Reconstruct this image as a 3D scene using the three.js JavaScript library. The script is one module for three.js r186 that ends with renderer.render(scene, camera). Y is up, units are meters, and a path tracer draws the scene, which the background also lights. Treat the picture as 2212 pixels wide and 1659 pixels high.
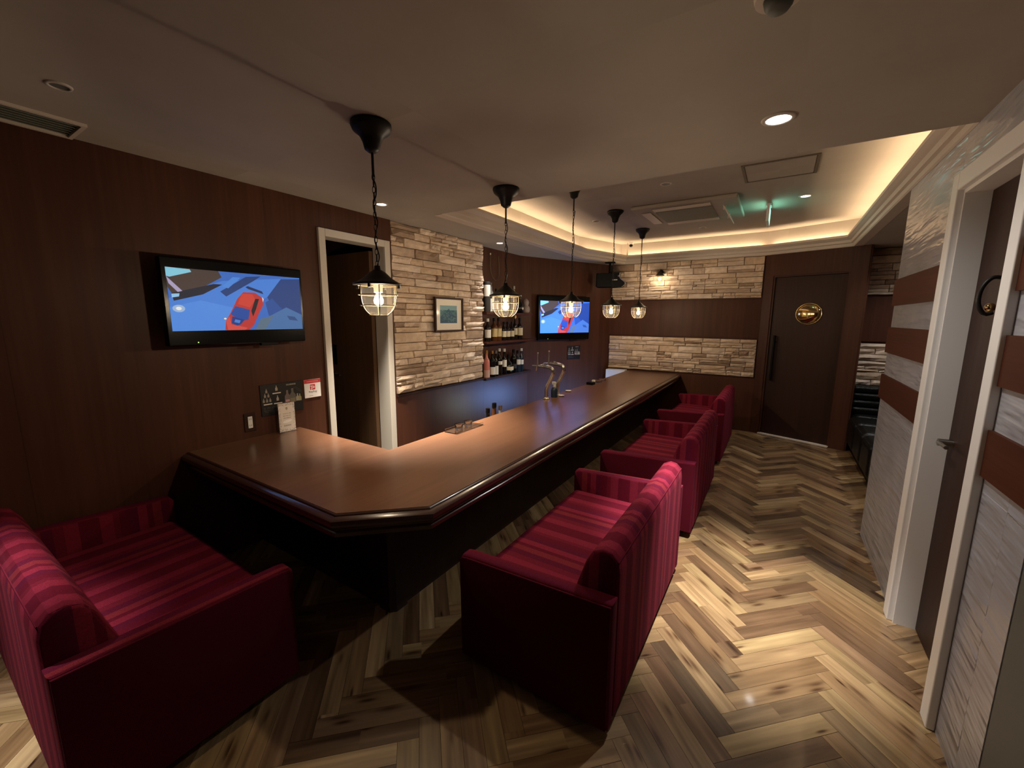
import * as THREE from 'three';
import { RoundedBoxGeometry } from 'three/addons/geometries/RoundedBoxGeometry.js';
import { mergeGeometries, toCreasedNormals } from 'three/addons/utils/BufferGeometryUtils.js';
import { RectAreaLightUniformsLib } from 'three/addons/lights/RectAreaLightUniformsLib.js';

// ---------------------------------------------------------------- camera, exposure
// plan coordinates: x to the right, h up, w along the room (three.js z = -w), metres
RectAreaLightUniformsLib.init();
const scene = new THREE.Scene();
scene.background = new THREE.Color(0x000000);
const renderer = new THREE.WebGLRenderer({ antialias: true });
renderer.toneMapping = THREE.LinearToneMapping;
renderer.toneMappingExposure = 1.0;
renderer.shadowMap.enabled = true;
const EYE = 1.45, YAW = 0.56787, PITCH = 0.15827, ROLL = -0.00642, FPX = 892.5;
const camera = new THREE.PerspectiveCamera(2 * Math.atan(829.5 / FPX) * 180 / Math.PI, 2212 / 1659, 0.05, 40);
{
  const f = new THREE.Vector3(-Math.sin(YAW) * Math.cos(PITCH), -Math.sin(PITCH), -Math.cos(YAW) * Math.cos(PITCH));
  const r0 = new THREE.Vector3(Math.cos(YAW), 0, -Math.sin(YAW));
  const d0 = new THREE.Vector3().crossVectors(r0, f).negate();
  const r = r0.clone().multiplyScalar(Math.cos(ROLL)).addScaledVector(d0, Math.sin(ROLL));
  const d = r0.clone().multiplyScalar(-Math.sin(ROLL)).addScaledVector(d0, Math.cos(ROLL));
  camera.quaternion.setFromRotationMatrix(new THREE.Matrix4().makeBasis(r, d.clone().negate(), f.clone().negate()));
  camera.position.set(0, EYE, 0);
  scene.add(camera);
}

// room measures
const XL = -2.735, WB = 6.10, XR = 0.60, CEIL = 2.23, TOP = 2.51, W0 = -1.5;
const BAR = 0.695;

// light strengths (candela for lamps, nits for areas)
const L = {
  down: 40, downWarm: 85, downBack: 22, pendant: 1.2, cove: 75, sconce: 0.2, tv: 2.4, exit: 3, cooler: 9, cooler2: 3,
};
const WARM = new THREE.Color(1.0, 0.85, 0.66), WHITE = new THREE.Color(1.0, 0.97, 0.93), AMBER = new THREE.Color(1.0, 0.70, 0.42);

// ---------------------------------------------------------------- helpers
function rng(seed) { let a = seed >>> 0; return () => { a = (a + 0x6D2B79F5) >>> 0; let t = a; t = Math.imul(t ^ (t >>> 15), t | 1); t ^= t + Math.imul(t ^ (t >>> 7), t | 61); return ((t ^ (t >>> 14)) >>> 0) / 4294967296; }; }
const used = {};
function numbered(name) { const n = used[name] = (used[name] ?? -1) + 1; return n ? name + '_' + String(n).padStart(3, '0') : name; }
function tag(o, label, category, group, kind) { o.userData.label = label; o.userData.category = category; if (group) o.userData.group = group; if (kind) o.userData.kind = kind; return o; }
function V(x, h, w) { return new THREE.Vector3(x, h, -w); }
function shade(o) { o.traverse(m => { if (m.isMesh) { m.castShadow = true; m.receiveShadow = true; } }); return o; }
function mesh(name, geo, mat, parent) { const m = new THREE.Mesh(geo, mat); m.name = name; m.castShadow = m.receiveShadow = true; if (parent) parent.add(m); return m; }
function thing(name, label, category, [x, h, w] = [0, 0, 0], turn = 0, group) { const g = new THREE.Group(); g.name = numbered(name); g.position.set(x, h, -w); g.rotation.y = turn; scene.add(g); tag(g, label, category, group); return g; }
function solo(name, geo, mat, label, category, group) { const m = mesh(numbered(name), geo, mat, scene); return tag(m, label, category, group); }
function structure(name, label, category, [x, h, w] = [0, 0, 0], turn = 0) { const g = thing(name, label, category, [x, h, w], turn); g.userData.kind = 'structure'; return g; }
// uv in metres by the dominant normal
function uvm(geo, swap) {
  const p = geo.attributes.position, n = geo.attributes.normal, uv = new Float32Array(p.count * 2);
  for (let i = 0; i < p.count; i++) {
    const ax = Math.abs(n.getX(i)), ay = Math.abs(n.getY(i)), az = Math.abs(n.getZ(i));
    let u, v;
    if (ay >= ax && ay >= az) { u = p.getX(i); v = p.getZ(i); } else if (ax >= az) { u = p.getZ(i); v = p.getY(i); } else { u = p.getX(i); v = p.getY(i); }
    if (swap) [u, v] = [v, u];
    uv[2 * i] = u; uv[2 * i + 1] = v;
  }
  geo.setAttribute('uv', new THREE.BufferAttribute(uv, 2)); return geo;
}
// local box from min to max
function bx(x0, x1, y0, y1, z0, z1, swap) { const g = new THREE.BoxGeometry(Math.abs(x1 - x0), Math.abs(y1 - y0), Math.abs(z1 - z0)); g.translate((x0 + x1) / 2, (y0 + y1) / 2, (z0 + z1) / 2); return uvm(g, swap); }
function rbx(x0, x1, y0, y1, z0, z1, r = 0.01, s = 2) { const g = new RoundedBoxGeometry(Math.abs(x1 - x0), Math.abs(y1 - y0), Math.abs(z1 - z0), s, r); g.translate((x0 + x1) / 2, (y0 + y1) / 2, (z0 + z1) / 2); return uvm(g); }
// box in plan coordinates
function pbx(x0, x1, h0, h1, w0, w1) { return bx(x0, x1, h0, h1, -w1, -w0); }
function lathe(pts, seg = 24) { return new THREE.LatheGeometry(pts.map(([r, y]) => new THREE.Vector2(r, y)), seg); }
function cyl(r0, r1, h, x = 0, y = 0, z = 0, seg = 16) { const g = new THREE.CylinderGeometry(r1, r0, h, seg); g.translate(x, y + h / 2, z); return g; }
function tube(pts, r, seg = 24, rs = 8, closed = false) { return new THREE.TubeGeometry(new THREE.CatmullRomCurve3(pts.map(p => new THREE.Vector3(...p)), closed), seg, r, rs, closed); }
function rod(a, b, r, seg = 8) { const A = new THREE.Vector3(...a), B = new THREE.Vector3(...b), d = B.clone().sub(A); const g = new THREE.CylinderGeometry(r, r, d.length(), seg); g.applyQuaternion(new THREE.Quaternion().setFromUnitVectors(new THREE.Vector3(0, 1, 0), d.normalize())); g.translate((A.x + B.x) / 2, (A.y + B.y) / 2, (A.z + B.z) / 2); return g; }
function merge(gs) { return mergeGeometries(gs.map(g => { const q = g.index ? g.toNonIndexed() : g.clone(); for (const k of Object.keys(q.attributes)) if (!['position', 'normal', 'uv'].includes(k)) q.deleteAttribute(k); return q; })); }
// prism: polygon in (a,b) extruded along the local x axis from x0 to x1, a -> z, b -> y
function prismX(poly, x0, x1, bevel = 0) {
  const s = new THREE.Shape(poly.map(([a, b]) => new THREE.Vector2(a, b)));
  const g = new THREE.ExtrudeGeometry(s, { depth: x1 - x0 - 2 * bevel, bevelEnabled: bevel > 0, bevelThickness: bevel, bevelSize: bevel, bevelOffset: -bevel, bevelSegments: 3, curveSegments: 8 });
  g.translate(0, 0, x0 + bevel); g.applyMatrix4(new THREE.Matrix4().set(0, 0, 1, 0, 0, 1, 0, 0, 1, 0, 0, 0, 0, 0, 0, 1));
  // the swap mirrors the winding: turn the triangles round
  const q = g.index ? g.toNonIndexed() : g, p = q.attributes.position;
  for (let i = 0; i < p.count; i += 3) { const a = [p.getX(i), p.getY(i), p.getZ(i)]; p.setXYZ(i, p.getX(i + 1), p.getY(i + 1), p.getZ(i + 1)); p.setXYZ(i + 1, ...a); }
  q.deleteAttribute('normal'); q.computeVertexNormals();
  return toCreasedNormals(q, 0.7);
}
// sweep a profile (offset to the left of the path, height) along plan points with mitred corners
function sweep(path, prof, closed) {
  const n = path.length, rows = [];
  for (let i = 0; i < n; i++) {
    const P = path[i], A = path[(i + n - 1) % n], B = path[(i + 1) % n];
    let t0 = [P[0] - A[0], P[1] - A[1]], t1 = [B[0] - P[0], B[1] - P[1]];
    if (!closed && i === 0) t0 = t1; if (!closed && i === n - 1) t1 = t0;
    const nn = t => { const l = Math.hypot(...t); return [-t[1] / l, t[0] / l]; };
    const a = nn(t0), b = nn(t1); let m = [a[0] + b[0], a[1] + b[1]]; const l2 = (m[0] * m[0] + m[1] * m[1]) / 2; m = [m[0] / l2, m[1] / l2];
    rows.push(prof.map(([o, h]) => V(P[0] + m[0] * o, h, P[1] + m[1] * o)));
  }
  const pos = [], uv = []; let run = 0;
  const N = closed ? n : n - 1;
  for (let i = 0; i < N; i++) {
    const r0 = rows[i], r1 = rows[(i + 1) % n], len = r0[0].distanceTo(r1[0]);
    for (let j = 0; j + 1 < prof.length; j++) {
      const a = r0[j], b = r1[j], c = r1[j + 1], d = r0[j + 1], v0 = j * 0.03, v1 = v0 + 0.03;
      for (const [p, u, v] of [[a, run, v0], [c, run + len, v1], [b, run + len, v0], [a, run, v0], [d, run, v1], [c, run + len, v1]]) { pos.push(p.x, p.y, p.z); uv.push(v, u); }
    }
    run += len;
  }
  const g = new THREE.BufferGeometry(); g.setAttribute('position', new THREE.Float32BufferAttribute(pos, 3)); g.setAttribute('uv', new THREE.Float32BufferAttribute(uv, 2)); g.computeVertexNormals(); return toCreasedNormals(g, 0.6);
}
// plan polygon extruded upwards
function slab(poly, h0, h1, holes = []) {
  const s = new THREE.Shape(poly.map(([x, w]) => new THREE.Vector2(x, w)));
  for (const q of holes) s.holes.push(new THREE.Path(q.map(([x, w]) => new THREE.Vector2(x, w))));
  const g = new THREE.ExtrudeGeometry(s, { depth: h1 - h0, bevelEnabled: false }); g.rotateX(-Math.PI / 2); g.translate(0, h0, 0); return uvm(g);
}

// ---------------------------------------------------------------- textures
function noiseGen(seed, period) { const r = rng(seed), t = new Float32Array(period * period); for (let i = 0; i < t.length; i++) t[i] = r(); return (x, y) => { const xi = Math.floor(x), yi = Math.floor(y), fx = x - xi, fy = y - yi, sx = fx * fx * (3 - 2 * fx), sy = fy * fy * (3 - 2 * fy), m = (a, b) => t[(((b % period) + period) % period) * period + ((a % period) + period) % period]; const a = m(xi, yi), b = m(xi + 1, yi), c = m(xi, yi + 1), d = m(xi + 1, yi + 1); return a + (b - a) * sx + (c - a) * sy + (a - b - c + d) * sx * sy; }; }
const NZ = noiseGen(11, 64), NZ2 = noiseGen(29, 64);
// tiling fbm: fx, fy base cells must divide 64
function fbm(n, u, v, fx, fy, oct = 4) { let s = 0, a = 0.5, t = 0; for (let o = 0; o < oct; o++) { s += a * n((u * fx) % 64, (v * fy) % 64); t += a; a *= 0.5; fx *= 2; fy *= 2; } return s / t; }
function tex(w, h, fn, { srgb = true, ru = 1, rv = 1 } = {}) {
  const d = new Uint8Array(w * h * 4);
  for (let j = 0; j < h; j++) for (let i = 0; i < w; i++) { const c = fn((i + 0.5) / w, (j + 0.5) / h); const k = 4 * (j * w + i); if (typeof c === 'number') d[k] = d[k + 1] = d[k + 2] = Math.max(0, Math.min(255, c * 255)); else { d[k] = Math.max(0, Math.min(255, c[0])); d[k + 1] = Math.max(0, Math.min(255, c[1])); d[k + 2] = Math.max(0, Math.min(255, c[2])); } d[k + 3] = 255; }
  const t = new THREE.DataTexture(d, w, h, THREE.RGBAFormat); t.wrapS = t.wrapT = THREE.RepeatWrapping; t.magFilter = THREE.LinearFilter; t.minFilter = THREE.LinearMipmapLinearFilter; t.generateMipmaps = true; if (srgb) t.colorSpace = THREE.SRGBColorSpace; t.repeat.set(ru, rv); t.needsUpdate = true; return t;
}
const mix = (a, b, t) => a.map((x, i) => x + (b[i] - x) * t);
function canvasTex(w, h, draw) { const c = document.createElement('canvas'); c.width = w; c.height = h; const g = c.getContext('2d'); draw(g, w, h); const t = new THREE.CanvasTexture(c); t.colorSpace = THREE.SRGBColorSpace; return t; }
// veneer: grain along v
function veneer(seed, dark, light, ru, rv) {
  const n = noiseGen(seed, 64), m = noiseGen(seed + 1, 64);
  return tex(512, 512, (u, v) => { const band = fbm(n, u, v, 4, 1, 2), g = fbm(m, u, v, 32, 2, 3), fine = n(u * 64 * 3 % 64, v * 8) * 0.5 + 0.5 * m((u * 64 * 2) % 64, v * 16); return mix(dark, light, Math.min(1, Math.max(0, 0.55 * band + 0.35 * g + 0.25 * fine - 0.1))); }, { ru, rv });
}
const T = {};
T.wall = veneer(101, [54, 30, 20], [98, 59, 42], 0.7, 0.35);
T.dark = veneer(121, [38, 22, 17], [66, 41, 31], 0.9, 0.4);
T.bar = veneer(141, [80, 52, 36], [120, 83, 60], 1.1, 0.35);
T.band = veneer(161, [62, 31, 20], [94, 51, 35], 1.2, 0.5);
T.leaf = veneer(181, [72, 51, 35], [112, 82, 58], 0.9, 0.4);
// floor boards: fine grain, broad cathedral figure, a few knots
{
  const n = noiseGen(7, 64), m = noiseGen(8, 64), r = rng(91), knots = []; for (let i = 0; i < 9; i++) knots.push([r(), r(), 0.008 + 0.014 * r(), 0.35 + 0.5 * r()]);
  T.plank = tex(1024, 512, (u, v) => {
    // u along the board (0.9 m), v across (0.45 m)
    const fig = fbm(n, u, v, 2, 16, 3), g = fbm(m, u, v, 4, 32, 3); let t = 0.55 * fig + 0.45 * g;
    let c = mix([158, 140, 122], [240, 225, 203], Math.min(1, Math.max(0, (t - 0.25) * 1.9)));
    for (const [a, b, s, k] of knots) { const du = Math.abs(u - a), dv = Math.abs(v - b); const q = Math.exp(-((du * du) / (s * s * 6) + (dv * dv) / (s * s * 1.2))) * k * (0.6 + 0.8 * g); c = mix(c, [70, 44, 28], Math.min(1, q)); }
    return c;
  }, { ru: 1 / 0.9, rv: 1 / 0.45 });
  T.plankBump = tex(256, 256, (u, v) => 0.5 * fbm(n, u, v, 4, 8, 4) + 0.5 * fbm(m, u, v, 8, 4, 3), { srgb: false, ru: 5, rv: 5 });
}
{
  const n = noiseGen(17, 64), m = noiseGen(18, 64);
  T.stone = tex(512, 512, (u, v) => { const a = fbm(n, u, v, 4, 8, 5), b = fbm(m, u, v, 16, 16, 3); return mix([184, 170, 156], [244, 236, 226], Math.min(1, Math.max(0, 0.75 * a + 0.5 * b - 0.15))); }, { ru: 2, rv: 2 });
  T.stoneBump = tex(512, 512, (u, v) => 0.6 * fbm(n, u, v, 8, 16, 5) + 0.4 * fbm(m, u, v, 32, 32, 2), { srgb: false, ru: 3, rv: 3 });
  T.plaster = tex(512, 512, (u, v) => { const s = fbm(n, u, (v + 0.012 * Math.sin(u * 6.2832)) % 1, 4, 32, 3), q = fbm(m, u, v, 4, 4, 3); return Math.pow(s, 1.5) * (0.3 + q); }, { srgb: false, ru: 1.1, rv: 1.1 });
  T.plasterCol = tex(256, 256, (u, v) => mix([150, 150, 157], [178, 178, 185], fbm(m, u, v, 4, 4, 4)), { ru: 1, rv: 1 });
  T.ceil = tex(256, 256, (u, v) => mix([158, 150, 139], [172, 164, 153], fbm(n, u, v, 4, 4, 5)), { ru: 0.8, rv: 0.8 });
  T.leather = tex(256, 256, (u, v) => { const a = fbm(n, u, v, 16, 16, 3), b = fbm(m, u, v, 2, 16, 2); return 0.5 * Math.abs(a - 0.5) * 2 + 0.5 * b; }, { srgb: false, ru: 3, rv: 3 });
  T.grit = tex(256, 256, (u, v) => fbm(m, u, v, 32, 32, 2), { srgb: false, ru: 8, rv: 8 });
}
// striped upholstery, stripes across u, repeat 0.36 m
{
  const cols = { a: [124, 34, 52], b: [95, 20, 37], c: [90, 21, 43], d: [118, 37, 46], e: [107, 27, 43] };
  const run = [['b', 3], ['a', 4], ['e', 2], ['b', 3], ['c', 3], ['a', 3], ['b', 2], ['d', 3], ['c', 3], ['e', 3], ['a', 4], ['b', 3]];
  const list = []; for (const [k, n] of run) for (let i = 0; i < n; i++) list.push(cols[k]);
  const n = noiseGen(37, 64);
  T.stripe = tex(512, 256, (u, v) => { const w = 0.9 + 0.2 * n((u * 128) % 64, (v * 128) % 64), c = list[Math.floor(u * list.length) % list.length]; return c.map(x => x * w); }, { ru: 1 / 0.42, rv: 1 / 0.2 });
  T.weave = tex(256, 256, (u, v) => 0.5 + 0.25 * Math.sin(u * Math.PI * 128) + 0.25 * Math.sin(v * Math.PI * 128), { srgb: false, ru: 8, rv: 8 });
}
function std(o) { return new THREE.MeshStandardMaterial(o); }
function phys(o) { return new THREE.MeshPhysicalMaterial(o); }
const M = {
  wall: phys({ map: T.wall, roughness: 0.5, specularIntensity: 0.4 }),
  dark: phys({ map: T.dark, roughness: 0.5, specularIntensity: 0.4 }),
  band: phys({ map: T.band, roughness: 0.55, specularIntensity: 0.18 }),
  bar: phys({ map: T.bar, roughness: 0.28, clearcoat: 0.25, clearcoatRoughness: 0.22 }),
  nose: phys({ color: 0x3a2019, roughness: 0.3, clearcoat: 0.8, clearcoatRoughness: 0.12 }),
  barBase: std({ map: T.dark, roughness: 0.55 }),
  ceil: std({ map: T.ceil, roughness: 0.85 }),
  mold: std({ color: 0xc9bdb0, roughness: 0.6 }),
  plaster: std({ map: T.plasterCol, bumpMap: T.plaster, bumpScale: 0.009, roughness: 0.22 }),
  white: std({ color: 0xe4e2df, roughness: 0.45 }),
  cream: std({ color: 0xbdb5aa, roughness: 0.5 }),
  grey: std({ color: 0x5b5d57, roughness: 0.6 }),
  black: phys({ color: 0x070606, roughness: 0.5, specularIntensity: 0.3 }),
  iron: std({ color: 0x141211, roughness: 0.45, metalness: 0.3 }),
  gloss: phys({ color: 0x050506, roughness: 0.22, specularIntensity: 0.35 }),
  chrome: std({ color: 0xd8d2c6, roughness: 0.12, metalness: 1 }),
  steel: std({ color: 0x9a968e, roughness: 0.32, metalness: 1 }),
  brass: std({ color: 0xd2b883, roughness: 0.1, metalness: 1 }),
  fabric: phys({ map: T.stripe, bumpMap: T.weave, bumpScale: 0.0006, roughness: 0.95, specularIntensity: 0.15, sheen: 0.06, sheenColor: new THREE.Color(0.6, 0.2, 0.25), sheenRoughness: 0.5 }),
  fabricPlain: phys({ color: 0x52111f, bumpMap: T.weave, bumpScale: 0.0006, roughness: 0.95, specularIntensity: 0.15 }),
  panel: phys({ map: T.wall, roughness: 0.33 }),
  leather: phys({ color: 0x070908, bumpMap: T.leather, bumpScale: 0.004, roughness: 0.42, specularIntensity: 0.5 }),
  glass: phys({ color: 0xffffff, transmission: 1, thickness: 0, roughness: 0.04, ior: 1.45, side: THREE.DoubleSide }),
  crystal: phys({ color: 0xffffff, transmission: 1, thickness: 0.01, roughness: 0.02, ior: 1.5 }),
  frost: phys({ color: 0xf4eadb, transmission: 1, thickness: 0, roughness: 0.06, ior: 1.45, side: THREE.DoubleSide }),
  socket: std({ color: 0xd8d0c0, roughness: 0.5 }),
  wire: std({ color: 0x8d8068, roughness: 0.35, metalness: 0.9 }),
  void: std({ color: 0x15100d, roughness: 0.9 }),
};
function glow(color, k) { return std({ color: 0x000000, emissive: color, emissiveIntensity: k, roughness: 1 }); }

// ---------------------------------------------------------------- large structure
// frames: local x runs along the wall, local z points into the room
function frame(A, B) { const l = Math.hypot(B[0] - A[0], B[1] - A[1]), t = [(B[0] - A[0]) / l, (B[1] - A[1]) / l]; return { A, t, len: l, turn: Math.atan2(t[1], t[0]), at: (u, d) => [A[0] + t[0] * u + t[1] * d, A[1] + t[1] * u - t[0] * d] }; }
const F = {
  left: frame([XL, 0], [XL, 1]), back: frame([0, WB], [1, WB]), right: frame([XR, 3.52], [XR, 2.52]),
  diag: frame([-2.83, 4.62], [-2.16, 6.10]), door: frame([-0.20, 6.10], [0.74, 5.77]),
};
function wallGroup(name, label, fr) { return structure(name, label, 'wall', [fr.A[0], 0, fr.A[1]], fr.turn); }

// floor: herringbone boards 0.438 x 0.073 m laid at 45 degrees
{
  const fl = structure('floor', 'glossy herringbone wood floor of mixed tan and brown boards', 'floor');
  mesh('subfloor', pbx(-3.9, 2.0, -0.12, -0.006, W0 - 0.1, 6.5), M.void, fl);
  const PW = 0.073, N = 6, PL = PW * N, S = Math.SQRT1_2, off = [0.0, 0.042], r = rng(5);
  const tones = [0xcfbc9c, 0xc4ae8c, 0xb29a7a, 0xa0886a, 0x907860, 0x806a56, 0xa89078, 0xbcaa86, 0x726250, 0x9c8a70];
  const mats = tones.map(c => phys({ color: c, map: T.plank, bumpMap: T.plankBump, bumpScale: 0.0007, roughness: 0.34, clearcoat: 0.7, clearcoatRoughness: 0.07 }));
  const variants = []; for (let i = 0; i < 14; i++) { const g = new THREE.BoxGeometry(PL - 0.0012, 0.012, PW - 0.0012); g.translate(0, -0.006 + 0.0, 0); const p = g.attributes.position, uv = g.attributes.uv, ou = r() * 0.9, ov = r() * 0.45, fl2 = r() < 0.5 ? -1 : 1; for (let k = 0; k < p.count; k++) uv.setXY(k, p.getX(k) * fl2 + ou, p.getZ(k) + ov); variants.push(g); }
  const list = [];
  const add = (a, b, kind) => { const x = (a - b) * PW * S + off[0], w = (a + b) * PW * S + off[1]; if (x < -2.98 || x > 1.75 || w < W0 - 0.1 || w > 6.3) return; if (x > 0.95 && w < 3.3) return; if (x < -1.75 && w > 1.55 && w < 6.3) return; list.push({ x, w, kind }); };
  for (let c = -8; c < 8; c++) for (let k = -60; k < 120; k++) { const a = k + c * N, b = k - c * N; add(a + N / 2, b + 0.5, 0); add(a + 0.5, b + 1 + N / 2, 1); }
  const q = new THREE.Vector3();
  camera.updateMatrixWorld(true); camera.updateProjectionMatrix();
  for (const o of list) { q.set(o.x, 0, -o.w).project(camera); const inside = Math.abs(q.x) < 1.12 && Math.abs(q.y) < 1.15 && q.z < 1; const under = (o.x < -1.25 && o.w > 1.5) || (o.x < -1.6 && o.w > 1.15); o.score = (inside && !under) ? 1 / Math.pow(o.x * o.x + o.w * o.w + EYE * EYE, 1.5) : 0; o.v = Math.floor(r() * variants.length); o.t = Math.floor(r() * tones.length); o.lift = (r() - 0.5) * 0.0006; }
  list.sort((a, b) => b.score - a.score);
  const rest = [];
  list.forEach((o, i) => {
    const rot = o.kind ? 3 * Math.PI / 4 : Math.PI / 4;
    if (i < 300 && o.score > 0) { const m = mesh('plank', variants[o.v], mats[o.t], fl); m.position.set(o.x, o.lift, -o.w); m.rotation.y = rot; }
    else { const g = variants[o.v].toNonIndexed(); g.rotateY(rot); g.translate(o.x, o.lift, -o.w); const c = new THREE.Color(tones[o.t]), col = new Float32Array(g.attributes.position.count * 3); for (let k = 0; k < col.length; k += 3) { col[k] = c.r; col[k + 1] = c.g; col[k + 2] = c.b; } g.setAttribute('color', new THREE.BufferAttribute(col, 3)); rest.push(g); }
  });
  const far = mesh('farther_planks', mergeGeometries(rest), phys({ map: T.plank, vertexColors: true, bumpMap: T.plankBump, bumpScale: 0.0007, roughness: 0.34, clearcoat: 0.7, clearcoatRoughness: 0.07 }), fl); far.userData.kind = 'stuff';
}

// ceiling with the raised bay, its moulding and the upper slab
const OUT = [[-2.243, 2.50], [-2.243, 5.21], [-1.96, 6.10], [-0.20, 6.10], [0.60, 5.82], [0.60, 2.50]];
const RECESS = [[-2.30, 2.50], [-2.30, 5.22], [-2.02, 6.10], [-0.20, 6.10], [0.66, 5.80], [0.66, 2.50]];
{
  const room = [[-3.75, W0 - 0.1], [1.9, W0 - 0.1], [1.9, 6.4], [-3.75, 6.4]];
  const c = structure('ceiling', 'plain off-white ceiling with a raised cove-lit bay over the bar', 'ceiling');
  mesh('lower_slab', slab(room, CEIL, CEIL + 0.04, [RECESS, [[-2.70, -0.40], [-2.50, -0.40], [-2.50, 0.60], [-2.70, 0.60]]]), M.ceil, c);
  mesh('bay_side', slab([[-2.5, 2.2], [1.0, 2.2], [1.0, 6.38], [-2.5, 6.38]], CEIL + 0.04, TOP, [RECESS]), M.ceil, c);
  mesh('upper_slab', slab(room, TOP, TOP + 0.1), M.ceil, c);
  // stepped moulding round the opening, open ledge behind its lip
  const ring = OUT.slice().reverse();           // room centre on the right hand: flip the offsets
  const prof = [[0.075, 2.27], [0.075, 2.228], [-0.002, 2.228], [-0.010, 2.236], [-0.014, 2.262], [-0.030, 2.268], [-0.036, 2.296], [-0.050, 2.304], [-0.064, 2.318], [-0.070, 2.322], [-0.070, 2.344], [-0.060, 2.344], [-0.056, 2.310], [0.062, 2.306]];
  const mo = structure('trim_1', 'stepped pale cornice moulding round the raised ceiling bay', 'moulding');
  mesh('cornice', sweep(ring, prof.map(([o, h]) => [-o, h]).reverse(), false), M.mold, mo);
}
// cove strips on the ledge: left, back diagonal, back, door side and right
{
  const runs = [[[-2.242, 2.56], [-2.242, 5.20]], [[-2.226, 5.26], [-1.975, 6.05]], [[-1.93, 6.070], [-0.24, 6.070]], [[-0.163, 6.056], [0.543, 5.808]], [[0.598, 5.74], [0.598, 2.56]]];
  for (const [a, b] of runs) {
    const mx = (a[0] + b[0]) / 2, mw = (a[1] + b[1]) / 2, len = Math.hypot(b[0] - a[0], b[1] - a[1]), ang = Math.atan2(b[0] - a[0], b[1] - a[1]);
    const where = a[0] < -2.2 && b[0] < -2.2 ? 'on the ledge above the bottle shelves' : b[0] > 0.6 ? 'on the ledge over the white wall' : b[0] < -1.9 ? 'on the slanted ledge above the wall television' : a[0] < -1 ? 'on the ledge above the back stone wall' : 'on the slanted ledge above the entrance door';
    const s = thing('cove_light_strip', 'warm cove light strip ' + where, 'light strip', [mx, 2.311, mw], -ang, 'cove light strips');
    mesh('strip', bx(-0.008, 0.008, 0, 0.008, -len / 2, len / 2), glow(AMBER, 3), s);
    const l = new THREE.RectAreaLight(AMBER, L.cove, 0.014, len - 0.02); l.rotation.order = 'YXZ'; l.rotation.x = Math.PI / 2; l.position.y = 0.010; s.add(l);
  }
}

// stone cladding
const stoneTones = [0xfff4e8, 0xf6e8d8, 0xeee0d2, 0xdccdc0, 0xf8efe6, 0xbcaa9a, 0xf0e0cc];
const stoneMats = stoneTones.map(c => std({ color: c, map: T.stone, bumpMap: T.stoneBump, bumpScale: 0.004, roughness: 0.88 }));
const stoneGeos = [];
{
  const r = rng(77);
  for (let k = 0; k < 14; k++) {
    const g = new THREE.BoxGeometry(1, 1, 1, 4, 2, 1).toNonIndexed(), p = g.attributes.position, key = {};
    const tilt = (r() - 0.5) * 0.5;
    for (let i = 0; i < p.count; i++) {
      const id = [p.getX(i), p.getY(i), p.getZ(i)].map(x => x.toFixed(2)).join(); key[id] ??= [r(), r(), r()];
      const e = key[id]; let x = p.getX(i), y = p.getY(i), z = p.getZ(i);
      if (z > 0.4) { const inner = Math.abs(x) < 0.4 && Math.abs(y) < 0.4; z += (inner ? 0.25 * e[2] : -0.35 * e[2]) + tilt * y; x *= 0.985 - 0.02 * e[0]; y *= 0.95 - 0.09 * e[1]; if (Math.abs(x) < 0.4) x += (e[0] - 0.5) * 0.1; }
      p.setXYZ(i, x, y, z);
    }
    g.computeVertexNormals();
    const uv = g.attributes.uv, o = [r(), r()]; for (let i = 0; i < uv.count; i++) uv.setXY(i, p.getX(i) * 0.25 + o[0], p.getY(i) * 0.08 + o[1]);
    stoneGeos.push(g);
  }
}
function clad(parent, u0, u1, h0, h1, seed, rough = 1, depth = 0.0) {
  const r = rng(seed); let h = h0, row = 0;
  while (h < h1 - 0.01) {
    let rh = 0.046 + 0.05 * r(); if (h1 - h - rh < 0.045) rh = h1 - h;
    let u = u0;
    while (u < u1 - 0.005) {
      let len = 0.13 + 0.27 * r(); if (u1 - u - len < 0.09) len = u1 - u;
      const split = rh > 0.062 && r() < 0.55, cells = [];
      if (split) { const f = 0.35 + 0.3 * r(), m = r() < 0.5 ? 1 : 0.4 + 0.3 * r(); cells.push([u, u + len * m, h, h + rh * f]); if (m < 1) cells.push([u + len * m, u + len, h, h + rh * f]); const m2 = r() < 0.6 ? 1 : 0.3 + 0.4 * r(); cells.push([u, u + len * m2, h + rh * f, h + rh]); if (m2 < 1) cells.push([u + len * m2, u + len, h + rh * f, h + rh]); }
      else cells.push([u, u + len, h, h + rh]);
      for (const [a, b, c, d] of cells) {
        const dep = 0.022 + 0.022 * r() * rough, m = mesh('stone', stoneGeos[Math.floor(r() * stoneGeos.length)], stoneMats[Math.min(6, Math.floor(Math.pow(r(), 1.15) * 7))], parent);
        m.scale.set((b - a) - 0.002, (d - c) - 0.0015, dep); m.position.set((a + b) / 2, (c + d) / 2, depth + dep / 2); if (r() < 0.5) m.rotation.z = Math.PI;
      }
      u += len;
    }
    h += rh; row++;
  }
}

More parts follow.
